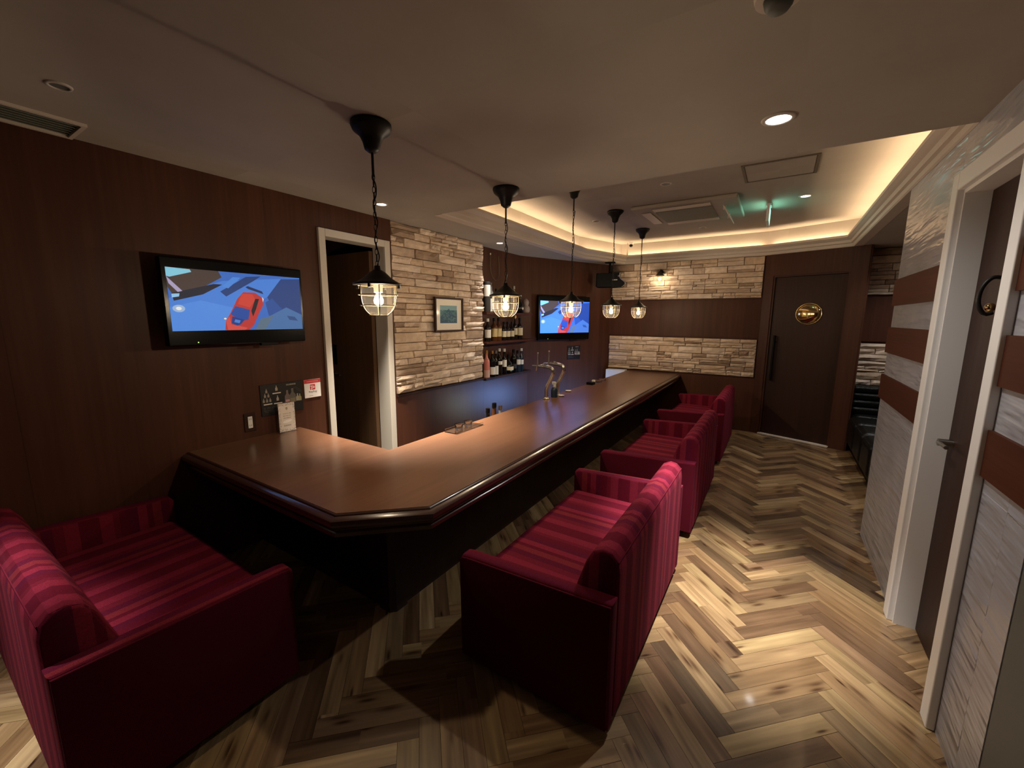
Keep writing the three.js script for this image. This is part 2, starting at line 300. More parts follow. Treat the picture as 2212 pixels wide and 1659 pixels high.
// left wall: veneer with the doorway, stone panel, bottle recess
{
  const g = wallGroup('wall_left', 'dark reddish wood veneer wall with a panel of rough ledge stone', F.left);
  const pan = (u0, u1, h0, h1, d0, d1, m = M.wall) => mesh('veneer_panel', bx(u0, u1, h0, h1, d0, d1), m, g);
  pan(W0, -0.60, 0, CEIL, -0.1, 0); pan(-0.60, 0.32, 0, CEIL, -0.1, -0.0005); pan(0.32, 1.24, 0, CEIL, -0.1, 0); pan(1.24, 1.80, 0, CEIL, -0.1, -0.0005);
  pan(1.80, 2.38, 2.035, CEIL, -0.1, 0); pan(2.38, 2.43, 0, CEIL, -0.1, 0);
  pan(2.43, 3.69, 0.785, CEIL, -0.12, -0.03);
  pan(2.43, 3.69, 0, 0.765, -0.1, 0.0, M.panel); mesh('ledge_strip', bx(2.43, 3.69, 0.765, 0.785, -0.1, 0.012), M.dark, g);
  pan(3.66, 4.64, 0.70, CEIL, -0.2, -0.095);
  clad(g, 2.435, 3.69, 0.79, CEIL - 0.003, 301, 1.3, -0.03);
}
// slanted wall with the second television
{
  const g = wallGroup('wall_corner', 'slanted dark veneer wall between the bottle shelves and the back stone wall', F.diag);
  mesh('veneer_panel', bx(-0.02, 0.82, 0, CEIL, -0.1, 0), M.wall, g); mesh('veneer_panel', bx(0.82, F.diag.len + 0.03, 0, CEIL, -0.1, -0.0004), M.wall, g);
}
// back wall: stone, veneer, stone, veneer
{
  const g = wallGroup('wall_back', 'back wall of dark veneer with two bands of pale ledge stone', F.back);
  mesh('veneer_panel', bx(-2.3, -0.2, 0, 0.700, -0.12, 0), M.wall, g);
  mesh('backing', bx(-2.3, -0.2, 0.70, 1.215, -0.12, -0.022), M.wall, g);
  for (let i = 0; i < 3; i++) mesh('veneer_panel', bx(-2.3 + 0.7 * i, -2.3 + 0.7 * (i + 1), 1.215, 1.705, -0.12, -0.0004 * (i % 2)), M.wall, g);
  mesh('backing', bx(-2.3, -0.2, 1.705, CEIL, -0.12, -0.022), M.wall, g);
  clad(g, -2.145, -0.215, 0.717, 1.197, 401, 0.9, -0.022);
  clad(g, -2.145, -0.215, 1.722, CEIL - 0.004, 402, 0.7, -0.022);
  // beyond the entrance door
  mesh('return_panel', bx(0.728, 0.757, 0, CEIL, 0, 0.325), M.wall, g);
  mesh('veneer_panel', bx(0.72, 1.8, 0, 0.700, -0.12, 0), M.wall, g); mesh('backing', bx(0.72, 1.8, 0.70, 1.215, -0.12, -0.022), M.wall, g);
  mesh('veneer_panel', bx(0.72, 1.8, 1.215, 1.705, -0.12, 0), M.wall, g); mesh('backing', bx(0.72, 1.8, 1.705, CEIL, -0.12, -0.022), M.wall, g);
  clad(g, 0.76, 1.34, 0.722, 1.193, 403, 0.8, -0.022); clad(g, 0.76, 1.34, 1.730, CEIL - 0.004, 404, 0.6, -0.022);
}
// entrance door wall, slanted
{
  const g = wallGroup('wall_entrance', 'slanted dark wood surround of the entrance door', F.door), e = F.door.len;
  mesh('header', bx(0, e, 1.975, CEIL, -0.1, 0), M.wall, g);
  mesh('jamb', bx(0, 0.1, 0, 1.975, -0.1, 0), M.wall, g); mesh('jamb', bx(0.85, e, 0, 1.975, -0.1, 0), M.wall, g);
  for (const [a, b] of [[0.1, 0.118], [0.832, 0.85]]) mesh('stop_bead', bx(a, b, 0, 1.975, -0.06, -0.012), M.wall, g);
  mesh('stop_bead', bx(0.118, 0.832, 1.957, 1.975, -0.06, -0.012), M.wall, g);
  const d = structure('door_1', 'dark brown entrance door with an oval brass plate', 'door', [...[F.door.at(0.12, -0.05)[0], 0, F.door.at(0.12, -0.05)[1]]], F.door.turn);
  mesh('leaf', rbx(0, 0.71, 0.012, 1.955, -0.02, 0.02, 0.004), M.dark, d);
  const hd = mesh('pull_handle', rod([0.065, 0.70, 0.062], [0.065, 1.26, 0.062], 0.014, 12), M.black, d); mesh('handle_post', rod([0.065, 0.78, 0.02], [0.065, 0.78, 0.062], 0.009), M.black, hd); mesh('handle_post', rod([0.065, 1.18, 0.02], [0.065, 1.18, 0.062], 0.009), M.black, hd);
  const dome = new THREE.SphereGeometry(1, 28, 14, 0, Math.PI * 2, 0, Math.PI / 2); dome.rotateX(Math.PI / 2); dome.scale(0.118, 0.108, 0.028); dome.translate(0.38, 1.52, 0.026);
  mesh('oval_plate', dome, M.brass, d); const rim = new THREE.TorusGeometry(1, 0.06, 8, 32); rim.scale(0.128, 0.118, 0.12); rim.translate(0.38, 1.52, 0.024); mesh('plate_rim', rim, M.brass, d);
  const th = structure('trim_2', 'pale threshold strip below the entrance door', 'threshold', [F.door.at(0.1, 0)[0], 0, F.door.at(0.1, 0)[1]], F.door.turn);
  mesh('strip', rbx(0, 0.75, 0.001, 0.018, -0.06, 0.03, 0.004), M.mold, th);
}
// right wall: white brushed plaster, three proud veneer bands, doorway with casing, grey door
{
  const g = wallGroup('wall_right', 'white brushed plaster wall with three dark wood bands', F.right);
  const D0 = 0.99, D1 = 1.57, HT = 1.985;
  mesh('plaster', bx(0, D0, 0, CEIL, -0.13, 0), M.plaster, g); mesh('plaster', bx(D0, D1, HT, CEIL, -0.13, 0), M.plaster, g); mesh('plaster', bx(D1, 1.945, 0, CEIL, -0.13, 0), M.plaster, g);
  mesh('plaster', bx(1.945, 2.9, 2.03, CEIL, -0.13, 0), M.plaster, g); mesh('plaster', bx(2.9, 3.52 - W0, 0, CEIL, -0.13, 0), M.plaster, g);
  for (const [a, b] of [[0.96, 1.11], [1.25, 1.408], [1.54, 1.70]]) { mesh('wood_band', bx(-0.008, D0 - 0.07, a, b, -0.002, 0.012, true), M.band, g); mesh('wood_band', bx(D1 + 0.07, 1.945, a, b, -0.002, 0.012, true), M.band, g); }
  const c = structure('trim_3', 'white casing of the doorway in the plaster wall', 'door casing', [F.right.A[0], 0, F.right.A[1]], F.right.turn);
  mesh('casing', rbx(D0 - 0.075, D0, 0, HT + 0.075, 0, 0.026, 0.005), M.white, c); mesh('casing', rbx(D1, D1 + 0.07, 0, HT + 0.075, 0, 0.026, 0.005), M.white, c); mesh('casing', rbx(D0, D1, HT, HT + 0.075, 0, 0.026, 0.005), M.white, c);
  mesh('lining', bx(D0, D0 + 0.016, 0, HT, -0.12, 0.004), M.white, c); mesh('lining', bx(D1 - 0.016, D1, 0, HT, -0.12, 0.004), M.white, c); mesh('lining', bx(D0 + 0.016, D1 - 0.016, HT - 0.016, HT, -0.12, 0.004), M.white, c);
  const d = structure('door_2', 'dark brown inner door in the white cased doorway with a lever handle', 'door', [F.right.A[0], 0, F.right.A[1]], F.right.turn);
  mesh('leaf', bx(D0 + 0.018, D1 - 0.018, 0.006, HT - 0.018, -0.115, -0.075), M.dark, d);
  const hn = mesh('lever_handle', rod([D0 + 0.07, 0.93, -0.03], [D0 + 0.17, 0.93, -0.03], 0.008, 10), M.steel, d); mesh('rose', rod([D0 + 0.07, 0.93, -0.075], [D0 + 0.07, 0.93, -0.028], 0.016, 14), M.steel, hn);
  const hk = mesh('coat_hook', tube([[D0 + 0.31, 1.60, -0.07], [D0 + 0.31, 1.605, -0.035], [D0 + 0.31, 1.57, -0.012], [D0 + 0.31, 1.51, -0.01], [D0 + 0.31, 1.475, -0.03], [D0 + 0.31, 1.48, -0.05]], 0.007), M.iron, d); mesh('hook_knob', new THREE.SphereGeometry(0.016, 14, 10).translate(D0 + 0.27, 1.50, -0.052), M.brass, hk);
  const e = structure('door_3', 'plain grey door beside the white plaster wall', 'door', [F.right.A[0], 0, F.right.A[1]], F.right.turn);
  mesh('leaf', rbx(1.95, 2.895, 0.006, 2.025, -0.06, 0.0, 0.004), M.grey, e);
  // bench bay behind the end of this wall
  const s = structure('wall_bay', 'plain wall closing the bench bay', 'wall'); mesh('side', pbx(1.34, 1.44, 0, CEIL, 3.2, 6.1), M.wall, s); mesh('near_side', pbx(0.73, 1.34, 0, CEIL, 3.40, 3.50), M.plaster, s);
}
// wall behind the camera and the service room behind the doorway
{
  const g = structure('wall_rear', 'dark veneer wall at the near end of the room', 'wall'); mesh('veneer_panel', pbx(-2.85, 0.75, 0, CEIL, W0 - 0.1, W0), M.wall, g);
  const s = structure('wall_service', 'dim service room behind the white framed doorway', 'wall');
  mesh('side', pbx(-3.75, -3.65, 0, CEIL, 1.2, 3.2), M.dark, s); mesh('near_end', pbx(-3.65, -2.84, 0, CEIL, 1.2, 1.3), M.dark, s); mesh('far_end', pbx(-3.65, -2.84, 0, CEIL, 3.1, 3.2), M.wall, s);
  const c = structure('trim_4', 'white door frame beside the stone wall', 'door casing', [F.left.A[0], 0, F.left.A[1]], F.left.turn);
  mesh('casing', rbx(1.776, 1.826, 0, 2.058, -0.002, 0.022, 0.004), M.cream, c); mesh('casing', rbx(2.345, 2.40, 0, 2.058, -0.002, 0.022, 0.004), M.cream, c); mesh('casing', rbx(1.826, 2.345, 2.005, 2.058, -0.002, 0.022, 0.004), M.cream, c);
  mesh('lining', bx(1.80, 1.82, 0, 2.03, -0.13, -0.002), M.cream, c); mesh('lining', bx(2.35, 2.38, 0, 2.03, -0.13, -0.002), M.cream, c); mesh('lining', bx(1.82, 2.35, 2.01, 2.03, -0.13, -0.002), M.cream, c);
  const d = structure('door_4', 'brown service door standing open inside the white frame', 'door', [-2.875, 0, 2.355], 0);
  mesh('leaf', rbx(-0.60, 0, 0.01, 1.985, 0, 0.038, 0.003), phys({ map: T.leaf, roughness: 0.5, specularIntensity: 0.5 }), d);
  const h = mesh('lever_handle', rod([-0.53, 0.93, 0.075], [-0.42, 0.93, 0.075], 0.009, 10), M.steel, d); mesh('rose', rod([-0.53, 0.93, 0.036], [-0.53, 0.93, 0.077], 0.018, 14), M.steel, h);
  mesh('latch_plate', bx(-0.56, -0.50, 1.02, 1.20, 0.038, 0.044), M.black, d);
}

// ---------------------------------------------------------------- bar counter
{
  const t = thing('bar_worktop', 'long L-shaped brown wood bar top with a dark moulded edge', 'worktop'), b = thing('bar_counter', 'dark wood panelled bar counter under the long bar top', 'counter');
  const top = [[XL + 0.001, 0.905], [-1.385, 0.905], [-1.128, 1.150], [-1.128, WB - 0.002], [-1.826, WB - 0.002], [-1.826, 1.553], [XL + 0.001, 1.553]];
  mesh('worktop', slab(top, 0.655, BAR), M.bar, t);
  const edge = [[XL + 0.001, 0.905], [-1.385, 0.905], [-1.128, 1.150], [-1.128, WB - 0.002]];
  const prof = [[0, 0.60], [-0.012, 0.60], [-0.020, 0.606], [-0.022, 0.622], [-0.014, 0.630], [-0.014, 0.638], [-0.028, 0.642], [-0.036, 0.652], [-0.038, 0.664], [-0.034, 0.676], [-0.024, 0.683], [-0.010, 0.685], [-0.008, 0.690], [-0.004, 0.6935], [0, 0.6935]];
  mesh('edge_moulding', sweep(edge, prof.slice().reverse().map(([o, h]) => [o, h]), false), M.nose, t);
  mesh('apron', sweep([[XL + 0.001, 0.93], [-1.395, 0.93], [-1.153, 1.160], [-1.153, WB - 0.002]], [[0, 0.655], [0, 0.60], [0.05, 0.60], [0.05, 0.655]], false), M.barBase, t);
  mesh('base_panel', pbx(XL + 0.001, -1.55, 0, 0.655, 1.25, 1.30), M.barBase, b);
  mesh('base_panel', pbx(-1.54, -1.49, 0, 0.655, 1.32, WB - 0.002), M.barBase, b);
  mesh('corner_post', slab([[-1.57, 1.235], [-1.50, 1.235], [-1.475, 1.26], [-1.475, 1.33], [-1.54, 1.33], [-1.57, 1.30]], 0, 0.655), M.barBase, b);
  mesh('inner_panel', pbx(XL + 0.001, -1.86, 0.0, 0.655, 1.50, 1.52), M.barBase, b);
}
// low bottle cabinet below the shelves
{
  const t = thing('bottle_cabinet', 'dark veneer base cabinet under the bottle shelves', 'cabinet', [0, 0, 0]);
  mesh('body', pbx(-2.828, -2.735, 0.0, 0.755, 3.691, 4.66), M.panel, t); mesh('cabinet_top', pbx(-2.828, -2.70, 0.755, 0.778, 3.695, 4.70), M.dark, t);
}
for (const [h, k] of [[1.185, 'middle'], [1.512, 'top']]) solo('bottle_shelf', pbx(-2.829, -2.69, h - 0.024, h, 3.695, k === 'top' ? 4.70 : 4.72), M.band, k === 'top' ? 'upper wooden bottle shelf beside the stone wall' : 'lower wooden bottle shelf beside the stone wall', 'shelf', 'bottle shelves');

// under-counter coolers facing the back panel: lit glass fronts
function cooler(w, width, color, k, label) {
  const t = thing('undercounter_cooler', label, 'cooler', [-1.66, 0, w], -Math.PI / 2, 'under-counter coolers');
  mesh('body', rbx(-width / 2, width / 2, 0.02, 0.60, -0.13, 0.11, 0.01), M.black, t);
  mesh('lit_window', bx(-width / 2 + 0.04, width / 2 - 0.04, 0.10, 0.42, 0.11, 0.113), glow(color, 2.0), t);
  const l = new THREE.RectAreaLight(color, k, width - 0.08, 0.32); l.position.set(0, 0.26, 0.118); l.rotation.y = Math.PI; t.add(l);
}
cooler(5.22, 0.90, new THREE.Color(0.22, 0.43, 1.0), L.cooler, 'black under-counter cooler with a blue lit window');
cooler(4.35, 0.40, new THREE.Color(0.75, 0.9, 0.7), L.cooler2, 'black under-counter cooler with a pale green lit window');
solo('white_cabinet', pbx(-2.12, -1.84, 0.0, 0.705, 5.93, 6.06), M.white, 'small white cabinet in the corner below the back stone wall', 'cabinet');

// ---------------------------------------------------------------- sofas
{
  const W = 0.595;
  const back = [[-0.318, 0.05], [-0.318, 0.60], [-0.311, 0.643], [-0.288, 0.668], [-0.255, 0.674], [-0.220, 0.657], [-0.195, 0.612], [-0.165, 0.52], [-0.140, 0.40], [-0.130, 0.24], [-0.130, 0.05]];
  const arm = [[-0.318, 0.045], [0.318, 0.045], [0.325, 0.48], [0.312, 0.498], [0.290, 0.502], [-0.318, 0.528]];
  const gBase = rbx(-0.535, 0.535, 0.06, 0.26, -0.27, 0.295, 0.012), gSeat = rbx(-0.532, 0.532, 0.235, 0.385, -0.16, 0.315, 0.035, 3);
  const gBack = uvm(prismX(back, -0.537, 0.537, 0.012));
  const gSideL = uvm(prismX(arm.map(([a, b]) => [a * 0.985, 0.05 + (b - 0.045) * 0.972]), -W - 0.006, -W + 0.004, 0.003)), gSideR = uvm(prismX(arm.map(([a, b]) => [a * 0.985, 0.05 + (b - 0.045) * 0.972]), W - 0.004, W + 0.006, 0.003));
  const gArmL = uvm(prismX(arm, -W, -W + 0.06, 0.012)), gArmR = uvm(prismX(arm, W - 0.06, W, 0.012));
  const gFoot = cyl(0.016, 0.022, 0.06, 0, 0, 0, 10);
  const gSeam = rod([-0.53, 0.641, -0.310], [0.53, 0.641, -0.310], 0.0035, 6);
  function sofa(x, w, turn, label) {
    const t = thing('sofa', label, 'sofa', [x, 0, w], turn, 'red striped two-seat sofas');
    mesh('seat_base', gBase, M.fabric, t); mesh('seat_cushion', gSeat, M.fabric, t); const b = mesh('backrest', gBack, M.fabric, t); mesh('piping', gSeam, M.fabric, b);
    const aL = mesh('armrest', gArmL, M.fabric, t), aR = mesh('armrest', gArmR, M.fabric, t); mesh('side_panel', gSideL, M.fabricPlain, aL); mesh('side_panel', gSideR, M.fabricPlain, aR);
    for (const sx of [-1, 1]) for (const sz of [-1, 1]) { const f = mesh('foot', gFoot, M.black, t); f.position.set(sx * 0.5, 0, sz * 0.25); }
    return t;
  }
  sofa(-2.095, 0.458, Math.PI, 'red striped sofa against the dark wall, below the red car television');
  sofa(-0.690, 1.795, -Math.PI / 2, 'red striped sofa by the chamfered corner of the bar counter');
  sofa(-0.690, 3.385, -Math.PI / 2, 'red striped sofa in the middle of the row along the bar');
  sofa(-0.690, 5.045, -Math.PI / 2, 'red striped sofa by the back stone wall at the end of the row');
}
// black leather bench in the bay
{
  const t = thing('leather_bench', 'black leather bench with padded folds beside the entrance door', 'bench', [0, 0, 0]);
  mesh('plinth', pbx(0.80, 1.32, 0.0, 0.10, 4.0, 5.9), M.black, t);
  for (let i = 0; i < 4; i++) mesh('seat_pad', rbx(0.735, 1.32, 0.10, 0.42, -(3.98 + 0.44 * (i + 1) - 0.01), -(3.98 + 0.44 * i), 0.06, 4), M.leather, t);
  mesh('seat_pad', rbx(0.775, 1.32, 0.10, 0.42, -5.93, -5.745, 0.06, 4), M.leather, t);
  for (let i = 0; i < 4; i++) mesh('back_roll', rbx(0.765, 1.32, 0.40 + 0.078 * i, 0.40 + 0.078 * (i + 1) + 0.012, -6.09, -5.90 - 0.012 * i, 0.036, 4), M.leather, t);
}

// ---------------------------------------------------------------- pendant lamps
{
  const cage = [[0.083, 1.588], [0.083, 1.535], [0.078, 1.505], [0.064, 1.478], [0.040, 1.458]];
  const gGlass = lathe([[0.070, 1.588], [0.073, 1.56], [0.073, 1.53], [0.068, 1.500], [0.054, 1.476], [0.030, 1.461], [0.0, 1.458]], 28);
  const gCap = lathe([[0.0, 1.668], [0.012, 1.668], [0.014, 1.652], [0.034, 1.640], [0.060, 1.615], [0.088, 1.598], [0.102, 1.594], [0.103, 1.586], [0.085, 1.586], [0.060, 1.592], [0.0, 1.60]], 28);
  const ring = (r, y) => new THREE.TorusGeometry(r, 0.0022, 6, 28).rotateX(Math.PI / 2).translate(0, y, 0);
  const gRings = [ring(0.083, 1.585), ring(0.083, 1.545), ring(0.076, 1.500), ring(0.040, 1.458)];
  const gRib = tube(cage.map(([r, y]) => [r, y, 0]), 0.0022, 14, 5);
  const gBulb = lathe([[0, 1.497], [0.010, 1.499], [0.019, 1.510], [0.021, 1.522], [0.017, 1.535], [0.011, 1.546], [0.010, 1.556]], 16);
  const gSock = cyl(0.018, 0.020, 0.035, 0, 1.556, 0, 16);
  const gLink = new THREE.TorusGeometry(0.0085, 0.0019, 6, 12).scale(0.72, 1.6, 1);
  const bulbMat = glow(new THREE.Color(1, 0.84, 0.60), 13);
  const names = ['over the wide corner of the counter', 'in front of the framed picture and stone wall', 'in front of the wall television above the taps', 'in front of the corner speaker', 'near the wall lamp on the back stone wall'];
  [1.23, 2.23, 3.22, 4.21, 5.20].forEach((w, i) => {
    const c = w < 2.5 ? CEIL : TOP, t = thing('pendant_lamp', 'black caged pendant lamp with clear glass ' + names[i], 'pendant lamp', [-1.475, 0, w], 0, 'caged pendant lamps over the bar');
    mesh('canopy', lathe([[0, c - 0.001], [0.080, c - 0.001], [0.082, c - 0.012], [0.074, c - 0.030], [0.048, c - 0.050], [0.036, c - 0.075], [0.030, c - 0.100], [0.014, c - 0.112], [0, c - 0.112]], 28), M.iron, t);
    const y1 = c - 0.205; mesh('stem', rod([0, c - 0.11, 0], [0, y1, 0], 0.0055), M.iron, t);
    const n = Math.round((y1 - 1.665) / 0.0235);
    for (let k = 0; k < n; k++) { const l = mesh('chain_link', gLink, M.iron, t); l.position.y = 1.675 + (y1 - 1.675) * k / (n - 1) + (k % 2 ? 0.0 : 0.0); l.rotation.y = (k % 2) * Math.PI / 2 + 0.6 + 0.1 * i; }
    const cp = []; for (let k = 0; k <= 10; k++) cp.push([0.008 * Math.sin(k * 1.7 + i) + 0.004, y1 + (1.665 - y1) * k / 10, 0.008 * Math.cos(k * 1.7 + i)]);
    mesh('cord', tube(cp, 0.0028, 40, 6), M.iron, t);
    const cap = mesh('cap', gCap, M.iron, t);
    for (let k = 0; k < 4; k++) mesh('clip', bx(-0.005, 0.005, 1.572, 1.588, 0.086, 0.098).rotateY(k * Math.PI / 2 + 0.5), M.iron, cap);
    const cg = new THREE.Group(); cg.name = 'cage'; t.add(cg); for (const g of gRings) mesh('ring', g, M.wire, cg); for (let k = 0; k < 6; k++) { const rb = mesh('rib', gRib, M.wire, cg); rb.rotation.y = k * Math.PI / 3 + 0.4; }
    mesh('glass_jar', gGlass, M.frost, t); mesh('socket', gSock, M.socket, t); mesh('bulb', gBulb, bulbMat, t);
    const l = new THREE.PointLight(WARM, L.pendant, 0, 2); l.position.set(0, 1.520, 0); l.castShadow = true; l.shadow.radius = 1; t.add(l);
  });
}
// ---------------------------------------------------------------- downlights
function downlight(x, c, w, r, label, lit, color, cone, soft, group, spill, aim = [0, 0]) {
  const t = thing('recessed_downlight', label, 'downlight', [x, c, w], 0, group);
  mesh('trim_ring', lathe([[r * 0.72, 0], [r * 0.74, -0.006], [r * 0.95, -0.005], [r, -0.001], [r, 0]], 28), M.cream, t);
  mesh('lens', new THREE.CircleGeometry(r * 0.74, 28).rotateX(Math.PI / 2).translate(0, -0.002, 0), lit ? glow(WHITE, 22) : M.grey, t);
  if (spill) { const l = new THREE.SpotLight(color, spill, 0, 1.25, 1, 2); l.position.set(0, -0.012, 0); l.target.position.set(0, -1, 0); l.castShadow = true; t.add(l); t.add(l.target); }
  if (lit) { const l = new THREE.SpotLight(color, lit, 0, cone, soft, 2); l.position.set(0, -0.012, 0); l.target.position.set(aim[0], -1, -aim[1]); l.castShadow = true; l.shadow.radius = 1.5; t.add(l); t.add(l.target); }
}
downlight(-0.074, CEIL, 2.05, 0.060, 'lit ceiling downlight above the bright patch of floor', L.down, WHITE, 0.40, 1, 'ceiling downlights', 3.0, [-0.02, 0.12]);
downlight(-2.41, CEIL, 2.07, 0.045, 'lit ceiling downlight beside the white door frame', L.downWarm, new THREE.Color(1, 0.9, 0.75), 0.56, 1, 'ceiling downlights', 0, [0.16, 0.02]);
downlight(-2.55, CEIL, 3.74, 0.045, 'lit ceiling downlight at the corner of the stone wall', 4, WHITE, 0.6, 1, 'ceiling downlights');
downlight(0.095, TOP, 4.55, 0.050, 'lit downlight in the raised ceiling bay by the entrance', 4, WHITE, 0.62, 1, 'ceiling downlights');
downlight(-1.95, CEIL, -0.25, 0.060, 'lit ceiling downlight behind the sofa by the dark wall', L.downBack, WHITE, 0.42, 1, 'ceiling downlights');
downlight(1.10, CEIL, 5.45, 0.045, 'lit ceiling downlight over the black leather bench', 3, WHITE, 1.1, 1, 'ceiling downlights');
downlight(-2.158, CEIL, 0.476, 0.035, 'unlit small ceiling downlight near the air grille', 0, null, 0, 0, 'ceiling downlights');
downlight(-0.855, TOP, 3.59, 0.045, 'unlit downlight near the ceiling access hatch', 0, null, 0, 0, 'ceiling downlights');
downlight(-1.79, TOP, 4.51, 0.045, 'unlit downlight over the pendant lamps in the bay', 0, null, 0, 0, 'ceiling downlights');
downlight(-0.85, TOP, 5.46, 0.045, 'unlit downlight between the air conditioner and back cove', 0, null, 0, 0, 'ceiling downlights');

// wall lamp on the back stone
{
  const t = thing('wall_lamp', 'small bare bulb wall lamp on the back stone wall', 'wall lamp', [-1.434, 1.99, 6.055]);
  mesh('back_plate', rod([0, 0.10, -0.03], [0, 0.10, -0.005], 0.03, 18), M.iron, t);
  mesh('arm', tube([[0, 0.10, -0.01], [0, 0.125, 0.02], [0, 0.115, 0.05], [0, 0.085, 0.055]], 0.006), M.iron, t);
  mesh('cap', lathe([[0.0, 0.10], [0.02, 0.098], [0.035, 0.072], [0.060, 0.050], [0.060, 0.046], [0.033, 0.066], [0, 0.07]], 20).translate(0, 0, 0.055), M.iron, t);
  mesh('glass_jar', lathe([[0.038, 0.05], [0.042, 0.02], [0.040, -0.03], [0.028, -0.058], [0, -0.066]], 20).translate(0, 0, 0.055), M.frost, t);
  mesh('bulb', new THREE.SphereGeometry(0.02, 14, 10).scale(1, 1.3, 1).translate(0, 0.005, 0.055), glow(new THREE.Color(1, 0.78, 0.48), 7), t);
  const l = new THREE.PointLight(WARM, L.sconce, 0, 2); l.position.set(0, 0.005, 0.055); l.castShadow = true; t.add(l);
}

// ---------------------------------------------------------------- televisions
const screenTex = canvasTex(1024, 512, (g, w, h) => {
  const poly = (pts, c) => { g.fillStyle = c; g.beginPath(); pts.forEach(([x, y], i) => i ? g.lineTo(x * w, y * h) : g.moveTo(x * w, y * h)); g.closePath(); g.fill(); };
  g.fillStyle = '#3a6fc4'; g.fillRect(0, 0, w, h);
  poly([[0, 0.48], [0.36, 0.16], [1, 0], [1, 0.02], [0.62, 0.5], [0.35, 1], [0, 1]], '#4a86dc');
  poly([[0.0, 0.62], [0.2, 0.5], [0.45, 0.62], [0.38, 1], [0, 1]], '#5592e6');
  poly([[0.70, 0.40], [0.83, 0.05], [1, 0.02], [1, 0.78], [0.84, 0.62], [0.78, 0.80]], '#1f4380');
  poly([[0.68, 0.50], [0.74, 0.42], [0.84, 0.66], [0.80, 0.78], [0.70, 0.74]], '#24529a');
  poly([[0.60, 1], [0.68, 0.78], [0.86, 0.58], [1, 0.72], [1, 1]], '#4a74a8'); poly([[0.86, 0.74], [0.93, 0.76], [0.96, 0.84], [0.88, 0.82]], '#2b4f84'); poly([[0.58, 1], [0.63, 0.80], [0.74, 0.74], [0.66, 1]], '#5f7384');
  poly([[0, 0], [0.34, 0], [0.36, 0.10], [0.14, 0.40], [0.04, 0.48], [0, 0.3]], '#4a3a36'); poly([[0.02, 0.40], [0.30, 0.22], [0.36, 0.22], [0.22, 0.40], [0.03, 0.52]], '#121c30');
  poly([[0, 0], [0.15, 0.01], [0.16, 0.05], [0.02, 0.15], [0, 0.14]], '#8fd4e6'); poly([[0, 0.14], [0.09, 0.36], [0.06, 0.38], [0.01, 0.25]], '#b8a8c8');
  poly([[0.02, 0.41], [0.07, 0.40], [0.065, 0.45], [0.02, 0.47]], '#9fd0f0');
  poly([[0.34, 0.34], [0.54, 0.06], [0.66, 0.03], [0.60, 0.12], [0.38, 0.42]], '#1b3f78'); poly([[0.36, 0.25], [0.44, 0.08], [0.50, 0.08], [0.40, 0.28]], '#4f8fe0');
  g.fillStyle = '#ffffff'; g.beginPath(); g.ellipse(0.055 * w, 0.64 * h, 18, 14, 0, 0, 7); g.fill(); g.fillStyle = 'rgba(255,240,220,0.5)'; g.beginPath(); g.ellipse(0.055 * w, 0.64 * h, 40, 30, 0, 0, 7); g.fill();
  // red sports car seen from above
  poly([[0.35, 0.99], [0.36, 0.84], [0.40, 0.70], [0.46, 0.45], [0.51, 0.33], [0.60, 0.33], [0.66, 0.42], [0.66, 0.55], [0.62, 0.70], [0.57, 0.92], [0.53, 1], [0.37, 1]], '#c93434');
  poly([[0.40, 0.72], [0.44, 0.58], [0.55, 0.64], [0.53, 0.82], [0.47, 0.84]], '#1d4ca0'); poly([[0.46, 0.54], [0.50, 0.36], [0.58, 0.36], [0.60, 0.46], [0.55, 0.60]], '#dd4238');
  poly([[0.40, 0.88], [0.41, 0.76], [0.50, 0.82], [0.47, 0.90], [0.44, 0.92]], '#143a86'); poly([[0.42, 0.86], [0.43, 0.81], [0.47, 0.83], [0.46, 0.88]], '#4d86d8');
  poly([[0.56, 0.66], [0.60, 0.44], [0.63, 0.44], [0.60, 0.62], [0.57, 0.76]], '#1a1222'); poly([[0.36, 0.84], [0.39, 0.76], [0.40, 0.90], [0.52, 0.96], [0.50, 1], [0.37, 1]], '#e2504a');
  poly([[0.53, 0.24], [0.55, 0.22], [0.66, 0.30], [0.67, 0.35], [0.64, 0.33], [0.55, 0.27]], '#1b2c58'); poly([[0.655, 0.40], [0.67, 0.44], [0.66, 0.50]], '#f0dce0');
  g.fillStyle = '#ffe9d0'; g.beginPath(); g.ellipse(0.357 * w, 0.80 * h, 10, 8, 0, 0, 7); g.fill();
});
